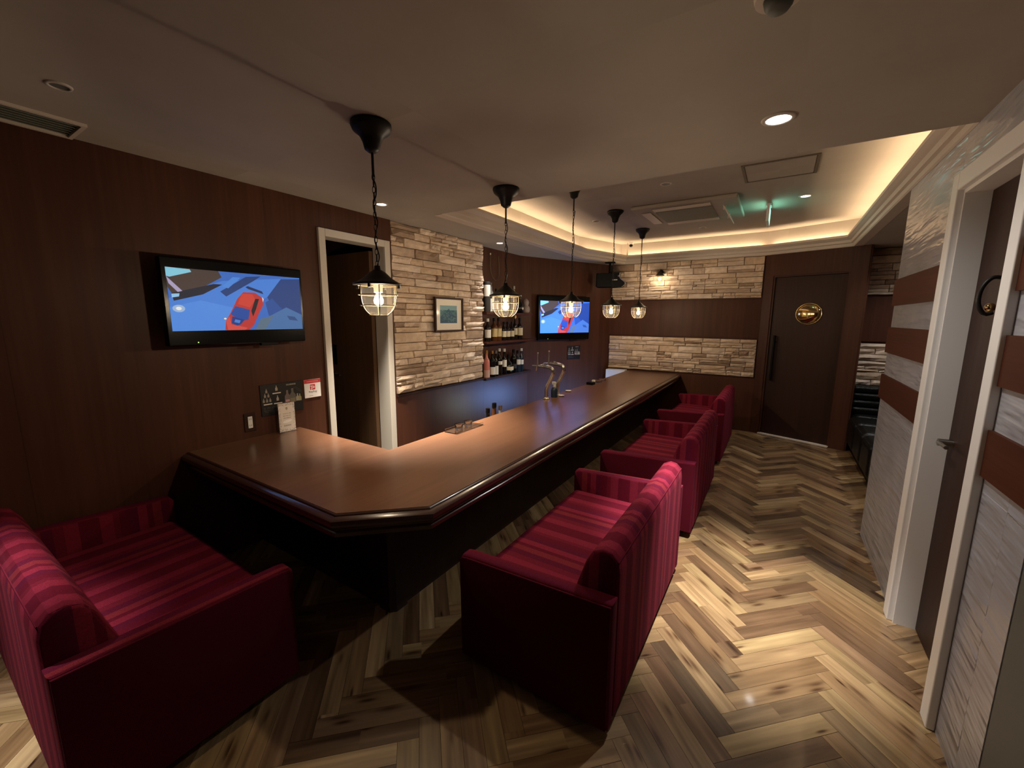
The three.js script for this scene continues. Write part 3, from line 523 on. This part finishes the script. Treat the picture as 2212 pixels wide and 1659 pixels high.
function television(fr, u0, u1, h0, h1, d, scr, k, label, tint) {
  const [x, w] = fr.at((u0 + u1) / 2, 0), W = u1 - u0, H = h1 - h0;
  const t = thing('television', label, 'television', [x, (h0 + h1) / 2, w], fr.turn);
  mesh('housing', rbx(-W / 2, W / 2, -H / 2, H / 2, d - 0.045, d, 0.008), M.gloss, t);
  mesh('rear_bulge', rbx(-W * 0.32, W * 0.32, -H * 0.34, H * 0.34, d - 0.075, d - 0.04, 0.01), M.black, t); mesh('wall_mount', bx(-0.16, 0.16, -0.12, 0.12, 0.001, d - 0.07), M.iron, t);
  const [a, b, c, e] = scr, cx = (a + b) / 2 - (u0 + u1) / 2, cy = (c + e) / 2 - (h0 + h1) / 2, sw = b - a, sh = e - c;
  const s = mesh('screen', new THREE.PlaneGeometry(sw, sh).translate(cx, cy, d + 0.0015), std({ color: 0x000000, emissive: tint, emissiveMap: screenTex, emissiveIntensity: k, roughness: 0.55 }), t);
  mesh('stand_socket', rbx(W * 0.12, W * 0.26, -H / 2 - 0.016, -H / 2 + 0.002, d - 0.03, d - 0.004, 0.003), M.black, t);
  const l = new THREE.RectAreaLight(new THREE.Color(0.32, 0.52, 1.0), L.tv * 0.16, sw, sh); l.position.set(cx, cy, d + 0.012); l.rotation.y = Math.PI; t.add(l);
  const led = mesh('standby_light', new THREE.SphereGeometry(0.003, 8, 6).translate(-W * 0.32, -H / 2 + 0.018, d), glow(new THREE.Color(0.5, 1, 0.2), 2), t);
  return t;
}
television(F.left, 0.838, 1.575, 1.292, 1.748, 0.115, [0.862, 1.558, 1.372, 1.694], 0.8, 'wall television showing a red car beside the white door frame', new THREE.Color(0.95, 1, 1.05));
television(F.diag, 0.240, 1.150, 1.160, 1.748, 0.075, [0.268, 1.138, 1.254, 1.680], 1.5, 'wall television with a bright blue picture behind the bar taps', new THREE.Color(0.75, 0.95, 1.5));

// ---------------------------------------------------------------- wall items
function flat(name, fr, u0, u1, h0, h1, d, map, label, category, thick = 0.004, mat) {
  const [x, w] = fr.at((u0 + u1) / 2, d); const t = thing(name, label, category, [x, (h0 + h1) / 2, w], fr.turn);
  mesh('board', bx(-(u1 - u0) / 2, (u1 - u0) / 2, -(h1 - h0) / 2, (h1 - h0) / 2, 0, thick), mat || M.black, t);
  mesh('print', new THREE.PlaneGeometry(u1 - u0 - 0.001, h1 - h0 - 0.001).translate(0, 0, thick + 0.0006), std({ map, roughness: 0.5 }), t); return t;
}
// framed picture on the stone
{
  const pic = canvasTex(512, 400, (g, w, h) => {
    g.fillStyle = '#e9e4da'; g.fillRect(0, 0, w, h); const x0 = 84, y0 = 80, x1 = 420, y1 = 312;
    g.fillStyle = '#3f7480'; g.fillRect(x0, y0, x1 - x0, y1 - y0); const r = rng(3);
    g.fillStyle = '#7aa6b2'; g.fillRect(x0, y0, x1 - x0, 60);
    g.fillStyle = '#2d5a78'; g.beginPath(); g.moveTo(x0, 230); g.lineTo(200, 160); g.lineTo(256, 120); g.lineTo(330, 200); g.lineTo(x1, 170); g.lineTo(x1, y1); g.lineTo(x0, y1); g.fill();
    for (let i = 0; i < 220; i++) { g.fillStyle = ['#1f4763', '#5d8f9c', '#2a6474', '#7fa7a0', '#183a55'][Math.floor(r() * 5)]; g.globalAlpha = 0.55; const a = x0 + 8 + r() * (x1 - x0 - 44), b = y0 + 50 + r() * (y1 - y0 - 80); g.beginPath(); g.moveTo(a, b + 12); g.lineTo(a + 14 + 14 * r(), b); g.lineTo(a + 32, b + 14 + 8 * r()); g.fill(); } g.globalAlpha = 1;
  });
  const [x, w] = F.left.at(3.09, 0.026), t = thing('framed_picture', 'small framed blue mountain print hanging on the stone wall', 'picture', [x, 1.478, w], F.left.turn), W = 0.205, H = 0.163, b = 0.018;
  for (const [a, c, e, f] of [[-W, W, H - b, H], [-W, W, -H, -H + b], [-W, -W + b, -H + b, H - b], [W - b, W, -H + b, H - b]]) mesh('frame_rail', rbx(a, c, e, f, 0, 0.024, 0.003), M.dark, t);
  mesh('print', new THREE.PlaneGeometry(2 * (W - b), 2 * (H - b)).translate(0, 0, 0.008), std({ map: pic, roughness: 0.6 }), t); mesh('backing', bx(-W + b, W - b, -H + b, H - b, 0.001, 0.006), M.black, t);
  mesh('pane', new THREE.PlaneGeometry(2 * (W - b), 2 * (H - b)).translate(0, 0, 0.014), M.glass, t);
}
function bottlesPoster(g, w, h) {
  g.fillStyle = '#0e0c0b'; g.fillRect(0, 0, w, h); const k = w / 512;
  const bot = (x, y, s, c) => { g.fillStyle = c; g.beginPath(); g.moveTo((x - 4 * s) * k, y * k); g.lineTo((x + 4 * s) * k, y * k); g.lineTo((x + 4 * s) * k, (y + 14 * s) * k); g.lineTo((x + 11 * s) * k, (y + 24 * s) * k); g.lineTo((x + 11 * s) * k, (y + 50 * s) * k); g.lineTo((x - 11 * s) * k, (y + 50 * s) * k); g.lineTo((x - 11 * s) * k, (y + 24 * s) * k); g.lineTo((x - 4 * s) * k, (y + 14 * s) * k); g.fill(); };
  for (const [x, y] of [[70, 50], [50, 105], [90, 105], [32, 165], [70, 165], [108, 165]]) bot(x, y, 1.05, '#8f877c');
  bot(190, 24, 1.3, '#a39a8c'); bot(196, 150, 1.3, '#a8a092');
  g.fillStyle = '#d8d2c6'; for (const [x, y] of [[140, 112], [28, 236], [148, 240]]) g.fillRect(x * k, y * k, 100 * k, 13 * k);
  bot(318, 100, 3.1, '#6f5f5c'); bot(384, 84, 3.6, '#5e5b56'); bot(446, 160, 1.9, '#a09888'); bot(476, 168, 1.8, '#988f66');
  g.fillStyle = '#b98f98'; g.fillRect(292 * k, 220 * k, 50 * k, 30 * k); g.fillStyle = '#7b745c'; g.fillRect(350 * k, 210 * k, 64 * k, 50 * k);
  g.fillStyle = '#9a948c'; const r = rng(9); for (let i = 0; i < 9; i++) g.fillRect((312 + i * 14) * k, 22 * k, (7 + 4 * r()) * k, 18 * k);
  g.fillStyle = '#57534f'; for (let j = 0; j < 4; j++) for (let i = 0; i < 16; i++) if (r() < 0.8) g.fillRect((24 + i * 14) * k, (284 + j * 17) * k, (6 + 7 * r()) * k, 6 * k);
  g.strokeStyle = '#4f4c49'; g.lineWidth = 3 * k; g.beginPath(); g.moveTo(400 * k, 70 * k); g.lineTo(500 * k, 150 * k); g.moveTo(420 * k, 66 * k); g.lineTo(508 * k, 134 * k); g.stroke();
}
const posterTex = canvasTex(512, 384, bottlesPoster);
flat('drinks_poster', F.left, 1.312, 1.588, 0.815, 1.018, 0.001, posterTex, 'black drinks poster with bottles on the dark veneer wall', 'poster');
flat('drinks_poster', F.diag, 0.812, 1.055, 0.872, 1.064, 0.001, posterTex, 'black drinks poster on the slanted wall below the television', 'poster');
{
  const pay = canvasTex(512, 540, (g, w, h) => {
    g.fillStyle = '#efe9e6'; g.fillRect(0, 0, w, h); g.fillStyle = '#c8343c'; g.fillRect(0, 0, w, 110); g.fillStyle = '#f0c8c8'; for (let i = 0; i < 9; i++) g.fillRect(80 + i * 40, 50, 26, 14);
    g.fillStyle = '#c9272f'; g.fillRect(176, 150, 160, 160); g.strokeStyle = '#f6efee'; g.lineWidth = 22; g.beginPath(); g.moveTo(186, 196); g.bezierCurveTo(330, 190, 340, 260, 236, 262); g.stroke(); g.beginPath(); g.moveTo(236, 200); g.lineTo(214, 306); g.stroke();
    g.fillStyle = '#3a3836'; g.font = 'bold 76px sans-serif'; g.textAlign = 'center'; g.fillText('PayPay', w / 2, 396); g.fillStyle = '#7a7674'; for (let i = 0; i < 5; i++) g.fillRect(140 + i * 24, 480, 16, 14);
  });
  flat('payment_sign', F.left, 1.604, 1.726, 0.888, 1.016, 0.001, pay, 'white and red payment sign on the wall beside the door frame', 'sign', 0.004, M.white);
}
{
  const [x, w] = F.left.at(1.238, 0.0), t = thing('wall_outlet', 'double wall outlet on a dark plate above the counter', 'outlet', [x, 0.796, w], F.left.turn);
  mesh('plate', rbx(-0.034, 0.034, -0.058, 0.058, 0.0, 0.006, 0.003), M.dark, t); const s = mesh('socket', rbx(-0.0135, 0.0135, -0.037, 0.037, 0.005, 0.009, 0.002), M.white, t);
  for (const y of [-0.02, 0.02]) for (const xx of [-0.005, 0.005]) mesh('slot', bx(xx - 0.001, xx + 0.001, y - 0.005, y + 0.005, 0.0085, 0.0094), M.black, s);
}
// acrylic sign stand on the counter
{
  const card = canvasTex(384, 512, (g, w, h) => {
    g.fillStyle = '#e6ddd4'; g.fillRect(0, 0, w, h); const r = rng(21); g.fillStyle = '#8d867e';
    for (let i = 0; i < 320; i++) { const e = r() < 0.5, a = e ? (r() < 0.5 ? r() * 46 : w - r() * 46) : r() * w, b = e ? r() * h : (r() < 0.5 ? r() * 46 : h - r() * 46); g.beginPath(); g.ellipse(a, b, 3 + 6 * r(), 2 + 3 * r(), r() * 3, 0, 7); g.fill(); }
    g.fillStyle = '#a79d84'; g.beginPath(); g.ellipse(w / 2, 96, 26, 26, 0, 0, 7); g.fill(); g.fillStyle = '#a59a90'; for (let j = 0; j < 3; j++) for (let i = 0; i < 9; i++) g.fillRect(100 + i * 21, 180 + j * 40, 8 + 10 * r(), 16); g.fillStyle = '#faf8f4'; g.beginPath(); g.ellipse(w / 2, 330, 110, 26, -0.1, 0, 7); g.fill(); g.fillStyle = '#8d867e'; for (let i = 0; i < 8; i++) g.fillRect(110 + i * 21, 392, 8 + 9 * r(), 26);
  });
  const t = thing('sign_stand', 'small white printed card in a clear acrylic stand on the counter', 'sign', [-2.676, BAR, 1.44], F.left.turn - 0.06);
  mesh('holder', merge([bx(-0.056, 0.056, 0.002, 0.205, -0.004, 0), bx(-0.056, 0.056, 0.0005, 0.004, -0.03, 0.03)]), M.glass, t);
  mesh('card', bx(-0.052, 0.052, 0.006, 0.196, 0.0006, 0.0014), M.white, t); mesh('print', new THREE.PlaneGeometry(0.103, 0.189).translate(0, 0.101, 0.0020), std({ map: card, roughness: 0.5 }), t);
}

// ---------------------------------------------------------------- bottles
const glassDark = std({ color: 0x1c130d, roughness: 0.12 }), glassBlack = std({ color: 0x0b0c0d, roughness: 0.14 }), glassAmber = std({ color: 0x4a2912, roughness: 0.12 }), glassClear = phys({ color: 0xe8e4dc, transmission: 0.85, thickness: 0, roughness: 0.08 }), glassPink = std({ color: 0xc4786c, roughness: 0.25 }), ceramic = std({ color: 0x8f7f78, roughness: 0.5 }), glassBlue = std({ color: 0x1e2a38, roughness: 0.15 });
const paper = { cream: std({ color: 0xcbbd9c, roughness: 0.7 }), white: std({ color: 0xd9d3c8, roughness: 0.7 }), tan: std({ color: 0xb29a66, roughness: 0.7 }), black: std({ color: 0x201c1a, roughness: 0.6 }) };
const SHAPES = {
  square: [[0, 0], [0.034, 0], [0.037, 0.004], [0.037, 0.150], [0.033, 0.170], [0.015, 0.190], [0.013, 0.235], [0.015, 0.236], [0.015, 0.245], [0, 0.245]],
  wine: [[0, 0], [0.035, 0], [0.037, 0.004], [0.037, 0.180], [0.033, 0.200], [0.016, 0.228], [0.0135, 0.280], [0.0155, 0.282], [0.0155, 0.298], [0, 0.298]],
  slim: [[0, 0], [0.028, 0], [0.030, 0.004], [0.030, 0.160], [0.025, 0.185], [0.013, 0.215], [0.012, 0.270], [0.014, 0.272], [0.014, 0.285], [0, 0.285]],
  round: [[0, 0], [0.036, 0], [0.050, 0.018], [0.060, 0.055], [0.056, 0.095], [0.036, 0.125], [0.016, 0.142], [0.014, 0.178], [0.016, 0.180], [0.016, 0.198], [0, 0.198]],
  gourd: [[0, 0], [0.030, 0], [0.044, 0.018], [0.049, 0.048], [0.042, 0.080], [0.026, 0.098], [0.034, 0.115], [0.038, 0.138], [0.032, 0.160], [0.016, 0.174], [0.012, 0.182], [0, 0.184]],
  tubebox: [[0, 0], [0.040, 0], [0.041, 0.003], [0.041, 0.165], [0.0405, 0.167], [0.041, 0.169], [0.041, 0.330], [0.038, 0.334], [0, 0.334]],
};
const shapeGeo = {}; for (const k in SHAPES) shapeGeo[k] = lathe(SHAPES[k], 20);
function bottle(kind, x, h, w, s, mat, label, lab, cap) {
  const t = thing('bottle', label, 'bottle', [x, h, w], 0, 'bottles behind the bar'); t.scale.setScalar(s);
  mesh('glass_body', shapeGeo[kind], mat, t); const pr = SHAPES[kind], rr = Math.max(...pr.map(p => p[0])), top = pr[pr.length - 1][1];
  if (lab) { const [m, y0, y1] = lab, g = new THREE.CylinderGeometry(rr + 0.0008, rr + 0.0008, y1 - y0, 20, 1, true, -0.35, 2.3); g.translate(0, (y0 + y1) / 2, 0); mesh('paper_label', g, m, t); }
  if (cap) mesh('cap', cyl(0.0165, 0.0160, 0.034, 0, top - 0.022, 0, 14), cap, t);
  return t;
}
const HT = 1.5125, HM = 1.1855, HB = 0.7785, BX = -2.745;
const capWhite = std({ color: 0xcfcac2, roughness: 0.4 }), capGold = std({ color: 0xa98348, roughness: 0.35, metalness: 0.8 });
// top shelf
{ const t = bottle('tubebox', BX, HT, 3.775, 0.98, paper.black, 'tall two-tone gift tube at the stone end of the upper shelf', [paper.white, 0.175, 0.30]); t.name = numbered('gift_tube'); }
bottle('wine', -2.755, HT, 3.865, 1.05, glassClear, 'clear bottle with white label and bright stopper on the upper shelf', [paper.white, 0.03, 0.17], M.chrome);
bottle('wine', BX, HT, 3.955, 0.86, glassDark, 'dark bottle with a white label on the upper shelf', [paper.white, 0.02, 0.15], M.black);
bottle('slim', -2.755, HT, 4.060, 0.9, glassAmber, 'slim amber bottle on the upper shelf', [paper.cream, 0.03, 0.12], M.black);
bottle('square', BX, HT, 4.170, 0.92, glassDark, 'dark square bottle with a black cap on the upper shelf', [paper.cream, 0.04, 0.12], M.black);
bottle('slim', BX, HT, 4.330, 1.08, glassClear, 'tall clear bottle with a tan label on the upper shelf', [paper.tan, 0.01, 0.10], M.steel);
bottle('round', -2.757, HT, 4.480, 1.0, glassBlack, 'round black flask bottle with a pale seal', null, M.black).add(new THREE.Mesh(new THREE.SphereGeometry(0.016, 12, 8).scale(0.4, 1, 1).translate(0.058, 0.055, 0.012), paper.white)); scene.children[scene.children.length - 1].children.at(-1).name = 'seal';
bottle('gourd', BX, HT, 4.625, 1.0, ceramic, 'gourd-shaped ceramic bottle at the open end of the upper shelf');
{ const t = thing('hanging_cable', 'thin pale cable hanging in a loop above the upper bottle shelf', 'cable', [-2.826, 1.9, 4.05], F.left.turn); mesh('loop', tube([[-0.10, 0.26, 0.006], [-0.11, 0.12, 0.010], [-0.07, 0.02, 0.012], [0.0, -0.02, 0.012], [0.06, 0.03, 0.010], [0.07, 0.14, 0.008], [0.06, 0.26, 0.006]], 0.0022, 40, 6), M.wire, t); mesh('clip', bx(-0.005, 0.005, 0.255, 0.275, 0, 0.012).translate(-0.1, 0, 0), M.socket, t); }
// middle shelf
bottle('square', BX, HM, 3.790, 1.0, glassDark, 'dark bottle with a cream label nearest the stone on the lower shelf', [paper.white, 0.045, 0.135], capWhite);
bottle('square', BX, HM, 3.915, 1.03, glassAmber, 'tan-labelled bottle beside the white-capped bottle on the lower shelf', [paper.tan, 0.05, 0.14], M.black);
bottle('square', BX, HM, 4.005, 1.03, glassAmber, 'tan-labelled bottle beside the shorter bottles on the lower shelf', [paper.tan, 0.05, 0.14], M.black);
for (const [w, l] of [[4.115, 'short cream-labelled bottle beside a tan-labelled bottle on the lower shelf'], [4.200, 'short cream-labelled bottle between two like it on the lower shelf'], [4.290, 'short cream-labelled bottle beside the gold-capped slim bottle']]) bottle('square', BX, HM, w, 0.86, glassDark, l, [paper.cream, 0.05, 0.13], M.black);
bottle('slim', -2.757, HM, 4.385, 1.0, glassDark, 'slim dark bottle with a high cream label on the lower shelf', [paper.cream, 0.06, 0.14], capGold);
bottle('square', BX, HM, 4.475, 1.04, glassDark, 'dark bottle with a cream label at the open end of the lower shelf', [paper.cream, 0.05, 0.14], M.black);
// on the cabinet
bottle('wine', BX, HB, 3.765, 1.0, glassPink, 'pink bottle with a pale neck on the bottle cabinet', [std({ color: 0xc9a294, roughness: 0.5 }), 0.005, 0.09], capGold);
bottle('wine', -2.735, HB, 3.865, 0.97, glassBlack, 'black bottle with a slanted white label on the bottle cabinet', [paper.white, 0.03, 0.12], capGold);
bottle('slim', BX, HB, 3.950, 1.0, glassBlack, 'slim black bottle with a narrow white label on the bottle cabinet', [paper.white, 0.02, 0.12], M.steel);
bottle('wine', -2.755, HB, 4.035, 1.02, glassDark, 'dark bottle with a white shoulder label on the bottle cabinet', [paper.white, 0.125, 0.165], capWhite);
bottle('slim', BX, HB, 4.125, 1.04, glassBlack, 'black bottle with a white cap and tall label on the bottle cabinet', [paper.white, 0.09, 0.17], capWhite);
bottle('round', -2.755, HB, 4.230, 1.1, glassBlack, 'squat round black bottle on the bottle cabinet', [paper.cream, 0.04, 0.08], M.black);
bottle('square', BX, HB, 4.335, 1.12, glassBlack, 'large black bottle on the bottle cabinet', [paper.black, 0.05, 0.1], M.black);
bottle('square', BX, HB, 4.430, 1.05, glassBlue, 'blue-black bottle with a white side label on the bottle cabinet', [paper.white, 0.09, 0.15], M.black);
bottle('slim', BX, HB, 4.520, 0.98, glassBlue, 'slim blue-black bottle at the open end of the bottle cabinet', [paper.white, 0.09, 0.15], capWhite);
// speed rail of bottles just behind the counter edge
{
  const t = thing('bottle_rail', 'narrow steel bottle rail on the bartender side of the counter', 'rack', [-1.872, 0.42, 2.68], 0);
  mesh('tray', bx(-0.042, 0.042, 0, 0.006, -0.19, 0.19), M.steel, t); mesh('lip', bx(-0.044, -0.042, 0, 0.07, -0.19, 0.19), M.steel, t); mesh('bracket', bx(0.030, 0.046, 0, 0.236, -0.19, -0.17), M.steel, t); mesh('bracket', bx(0.030, 0.046, 0, 0.236, 0.17, 0.19), M.steel, t);
}
bottle('wine', -1.873, 0.427, 2.585, 1.03, glassBlack, 'black capped bottle standing in the rail behind the counter', [paper.white, 0.05, 0.15], M.black);
bottle('wine', -1.873, 0.427, 2.672, 1.12, glassAmber, 'tall bottle with a gold neck standing in the rail behind the counter', [paper.cream, 0.05, 0.15], M.black);
bottle('wine', -1.873, 0.427, 2.760, 1.00, glassClear, 'clear bottle standing in the rail behind the counter', [paper.white, 0.05, 0.15], M.steel);

// ---------------------------------------------------------------- bar-top things
function cobra(w, x, label) {
  const t = thing('beer_tap', label, 'beer tap', [x, BAR, w], 0, 'chrome beer taps');
  mesh('base_flange', lathe([[0, 0], [0.034, 0], [0.034, 0.008], [0.026, 0.014], [0.024, 0.022], [0, 0.022]], 24), M.chrome, t);
  mesh('column', tube([[0, 0.018, 0], [0, 0.09, 0], [0.010, 0.13, 0], [0.045, 0.20, 0], [0.066, 0.255, 0], [0.052, 0.292, 0], [0.010, 0.308, 0], [-0.035, 0.314, 0]], 0.017, 48, 14), M.chrome, t);
  const f = mesh('faucet', merge([rod([-0.03, 0.314, 0], [-0.085, 0.312, 0], 0.013, 14), rod([-0.085, 0.312, 0], [-0.155, 0.308, 0], 0.008, 12), rod([-0.105, 0.31, 0], [-0.112, 0.262, 0], 0.006, 10)]), M.chrome, t);
  mesh('collar', rod([-0.028, 0.314, 0], [-0.042, 0.314, 0], 0.022, 16), M.chrome, f); mesh('tap_handle', lathe([[0, 0.31], [0.009, 0.31], [0.007, 0.335], [0.005, 0.40], [0.005, 0.42], [0.008, 0.426], [0.006, 0.436], [0, 0.438]], 12).translate(-0.10, 0, 0), M.steel, f);
}
cobra(3.41, -1.789, 'chrome swan-neck beer tap nearest the framed picture'); cobra(3.66, -1.800, 'chrome swan-neck beer tap nearest the back wall');
{
  const t = thing('spray_bottle', 'dark spray bottle with a white head between the beer taps', 'bottle', [-1.775, BAR, 3.545]);
  mesh('body', lathe([[0, 0], [0.03, 0], [0.032, 0.004], [0.032, 0.07], [0.026, 0.088], [0.013, 0.1], [0, 0.1]], 18), glassBlue, t); mesh('spray_head', merge([cyl(0.014, 0.014, 0.025, 0, 0.1, 0), rbx(-0.022, 0.014, 0.122, 0.150, -0.011, 0.011, 0.004)]), capWhite, t);
}
{ const g = lathe([[0, 0], [0.022, 0], [0.03, 0.010], [0.032, 0.012], [0.024, 0.006], [0, 0.004]], 20); for (const [x, w, l] of [[-1.735, 3.62, 'small white dish at the foot of a beer tap'], [-1.79, 3.90, 'small white dish standing alone on the counter edge']]) { const m = solo('small_dish', g, capWhite, l, 'dish'); m.position.copy(V(x, BAR, w)); } }
// clear glasses on an acrylic tray
{
  const t = solo('acrylic_tray', merge([rbx(-0.05, 0.05, 0, 0.005, -0.15, 0.15, 0.002), rbx(-0.05, -0.046, 0.005, 0.02, -0.15, 0.15, 0.0015), rbx(0.046, 0.05, 0.005, 0.02, -0.15, 0.15, 0.0015)]), M.crystal, 'clear acrylic tray with two glasses on the counter edge', 'tray'); t.position.copy(V(-1.765, BAR + 0.0005, 2.16));
  const g = lathe([[0, 0.004], [0.016, 0.002], [0.024, 0.0], [0.026, 0.006], [0.029, 0.040], [0.027, 0.040], [0.0235, 0.010], [0, 0.009]], 22);
  for (const [w, l] of [[2.10, 'small clear tumbler on the tray end towards the white door frame'], [2.20, 'small clear tumbler on the tray end towards the bottle rail']]) { const m = solo('small_glass', g, M.crystal, l, 'glass', 'glasses on the acrylic tray'); m.position.copy(V(-1.765, BAR + 0.006, w)); }
}
{
  const g = lathe([[0, 0], [0.04, 0], [0.045, 0.004], [0.047, 0.026], [0.042, 0.026], [0.040, 0.008], [0, 0.007]], 22);
  for (const [w, l] of [[4.68, 'clear glass ashtray by the white lighter box on the counter'], [4.80, 'clear glass ashtray alone near the back of the counter']]) { const m = solo('glass_ashtray', g, M.crystal, l, 'ashtray'); m.position.copy(V(-1.76, BAR, w)); }
  solo('lighter_box', rbx(-1.80, -1.765, BAR, BAR + 0.04, -4.60, -4.57, 0.003), capWhite, 'small white box beside the glass ashtrays', 'box');
  const b = solo('coaster_stack', rbx(-1.815, -1.735, BAR, BAR + 0.03, -4.52, -4.44, 0.004), M.black, 'low black stack of coasters on the counter', 'coasters');
}

// ---------------------------------------------------------------- ceiling and corner fittings
{
  const t = thing('wall_speaker', 'black speaker with a silver curved edge hanging in the back corner', 'speaker', [-2.03, 1.975, 5.72], 0.25);
  mesh('body', rbx(-0.19, 0.10, -0.095, 0.095, -0.11, 0.09, 0.012), M.black, t);
  const sp = new THREE.Shape(); sp.moveTo(0.02, -0.095); sp.lineTo(0.16, -0.095); sp.bezierCurveTo(0.20, -0.07, 0.205, -0.03, 0.17, -0.01); sp.bezierCurveTo(0.12, 0.015, 0.135, 0.05, 0.125, 0.095); sp.lineTo(0.02, 0.095);
  const eg = new THREE.ExtrudeGeometry(sp, { depth: 0.17, bevelEnabled: false, curveSegments: 12 }); eg.translate(0, 0, -0.07); mesh('curved_front', eg, M.black, t);
  mesh('silver_edge', tube([[0.16, -0.095, 0.101], [0.195, -0.07, 0.101], [0.197, -0.035, 0.101], [0.168, -0.008, 0.101], [0.134, 0.02, 0.101], [0.127, 0.05, 0.101], [0.125, 0.092, 0.101]], 0.005, 36, 8), M.chrome, t);
  const n = rng(13); for (let i = 0; i < 5; i++) mesh('logo_mark', bx(0.03 + i * 0.014, 0.041 + i * 0.014, -0.006, 0.006, 0.1001, 0.1015), capWhite, t);
  mesh('tweeter', lathe([[0, 0.012], [0.012, 0.008], [0.014, 0], [0, 0]], 14).rotateX(Math.PI / 2).translate(0.115, 0.05, 0.098), M.steel, t);
  mesh('ceiling_bracket', merge([rod([-0.02, 0.09, -0.06], [-0.02, 0.245, -0.06], 0.016, 12), rbx(-0.09, 0.05, 0.243, 0.254, -0.12, 0.0, 0.003)]), M.black, t);
}
{
  const t = thing('security_camera', 'small white dome security camera in the corner of the cove', 'camera', [-1.86, 2.485, 6.02]);
  mesh('mount', cyl(0.028, 0.032, 0.022, 0, 0.003, 0, 20), M.white, t); mesh('eyeball', new THREE.SphereGeometry(0.024, 18, 12).translate(0, -0.012, 0.0), M.gloss, t); mesh('conduit', rbx(-0.045, -0.030, -0.15, 0.02, 0.03, 0.045, 0.003), M.mold, t);
}
{
  const t = thing('ceiling_hatch', 'square access hatch with a dark frame in the raised ceiling', 'hatch', [-0.095, TOP, 3.675]);
  mesh('panel', bx(-0.205, 0.205, -0.004, -0.0005, -0.19, 0.19), M.ceil, t); const fm = std({ color: 0x6a6258, roughness: 0.5 });
  for (const [a, b, c, d] of [[-0.228, 0.228, 0.194, 0.212], [-0.228, 0.228, -0.212, -0.194], [-0.228, -0.210, -0.194, 0.194], [0.210, 0.228, -0.194, 0.194]]) mesh('frame_bar', bx(a, b, -0.006, -0.0005, c, d), fm, t);
}
{
  const t = thing('air_conditioner', 'ceiling cassette air conditioner with a dark intake grille', 'air conditioner', [-0.86, TOP, 4.55]);
  mesh('panel', rbx(-0.44, 0.47, -0.035, -0.001, -0.42, 0.42, 0.012), M.ceil, t);
  mesh('intake', bx(-0.25, 0.25, -0.037, -0.033, -0.22, 0.22), std({ color: 0x4c4a46, roughness: 0.6 }), t); for (let i = 0; i < 15; i++) mesh('grille_slat', bx(-0.25, 0.25, -0.043, -0.037, -0.21 + i * 0.03 - 0.004, -0.21 + i * 0.03 + 0.004), std({ color: 0x85817a, roughness: 0.6 }), t);
  mesh('louvre', rbx(-0.25, 0.25, -0.044, -0.038, -0.36, -0.27, 0.002), M.mold, t); mesh('louvre', rbx(-0.25, 0.25, -0.044, -0.038, 0.27, 0.36, 0.002), M.mold, t); mesh('louvre', rbx(-0.38, -0.29, -0.044, -0.038, -0.25, 0.25, 0.002), M.mold, t);
  mesh('open_louvre', rbx(-0.05, 0.05, -0.003, 0.003, -0.23, 0.23, 0.002).rotateZ(-1.0).translate(0.37, -0.085, 0), M.mold, t); mesh('louvre_arm', bx(0.34, 0.36, -0.075, -0.03, -0.2, -0.18), M.mold, t); mesh('louvre_arm', bx(0.34, 0.36, -0.075, -0.03, 0.18, 0.2), M.mold, t);
}
{
  const t = thing('exit_sign', 'thin green lit exit sign hanging edge-on from the raised ceiling', 'sign', [-0.175, TOP, 4.72]);
  mesh('hanger', bx(-0.02, 0.02, -0.02, 0, -0.06, 0.06), M.white, t); mesh('frame', merge([bx(-0.012, 0.012, -0.175, -0.168, -0.16, 0.16), bx(-0.012, 0.012, -0.027, -0.02, -0.16, 0.16), bx(-0.012, 0.012, -0.168, -0.027, -0.16, -0.154), bx(-0.012, 0.012, -0.168, -0.027, 0.154, 0.16)]), M.white, t);
  const gm = glow(new THREE.Color(0.35, 1.0, 0.72), 2.2);
  for (const s of [-1, 1]) { mesh('lit_face', bx(s * 0.008, s * 0.010, -0.168, -0.027, -0.154, 0.154), gm, t); const l = new THREE.RectAreaLight(new THREE.Color(0.35, 1.0, 0.75), L.exit, 0.30, 0.14); l.position.set(s * 0.016, -0.098, 0); l.rotation.y = s > 0 ? -Math.PI / 2 : Math.PI / 2; t.add(l); }
}
{
  const t = thing('air_grille', 'long slatted air grille in the ceiling above the television wall', 'vent', [-2.60, CEIL, 0.10]);
  const fm = std({ color: 0x74766c, roughness: 0.6 });
  for (let i = 0; i < 7; i++) mesh('slat', bx(-0.0015, 0.0015, -0.014, 0.014, -0.5, 0.5).rotateZ(0.6).translate(-0.088 + i * 0.0293, 0.006, 0), fm, t);
  for (const s of [-1, 1]) { mesh('frame_bar', bx(s * 0.10, s * 0.115, -0.012, -0.0005, -0.515, 0.515), M.mold, t); mesh('frame_bar', bx(-0.10, 0.10, -0.012, -0.0005, s * 0.5, s * 0.515), M.mold, t); }
}
{
  const t = thing('smoke_detector', 'round smoke detector on the ceiling over the aisle', 'detector', [-0.07, CEIL, 1.30]);
  mesh('base', cyl(0.052, 0.055, 0.014, 0, -0.014, 0, 24), M.mold, t); mesh('sensor', lathe([[0, -0.042], [0.022, -0.040], [0.030, -0.030], [0.034, -0.014], [0, -0.014]], 20), M.grey, t);
}

shade(scene);
renderer.render(scene, camera);
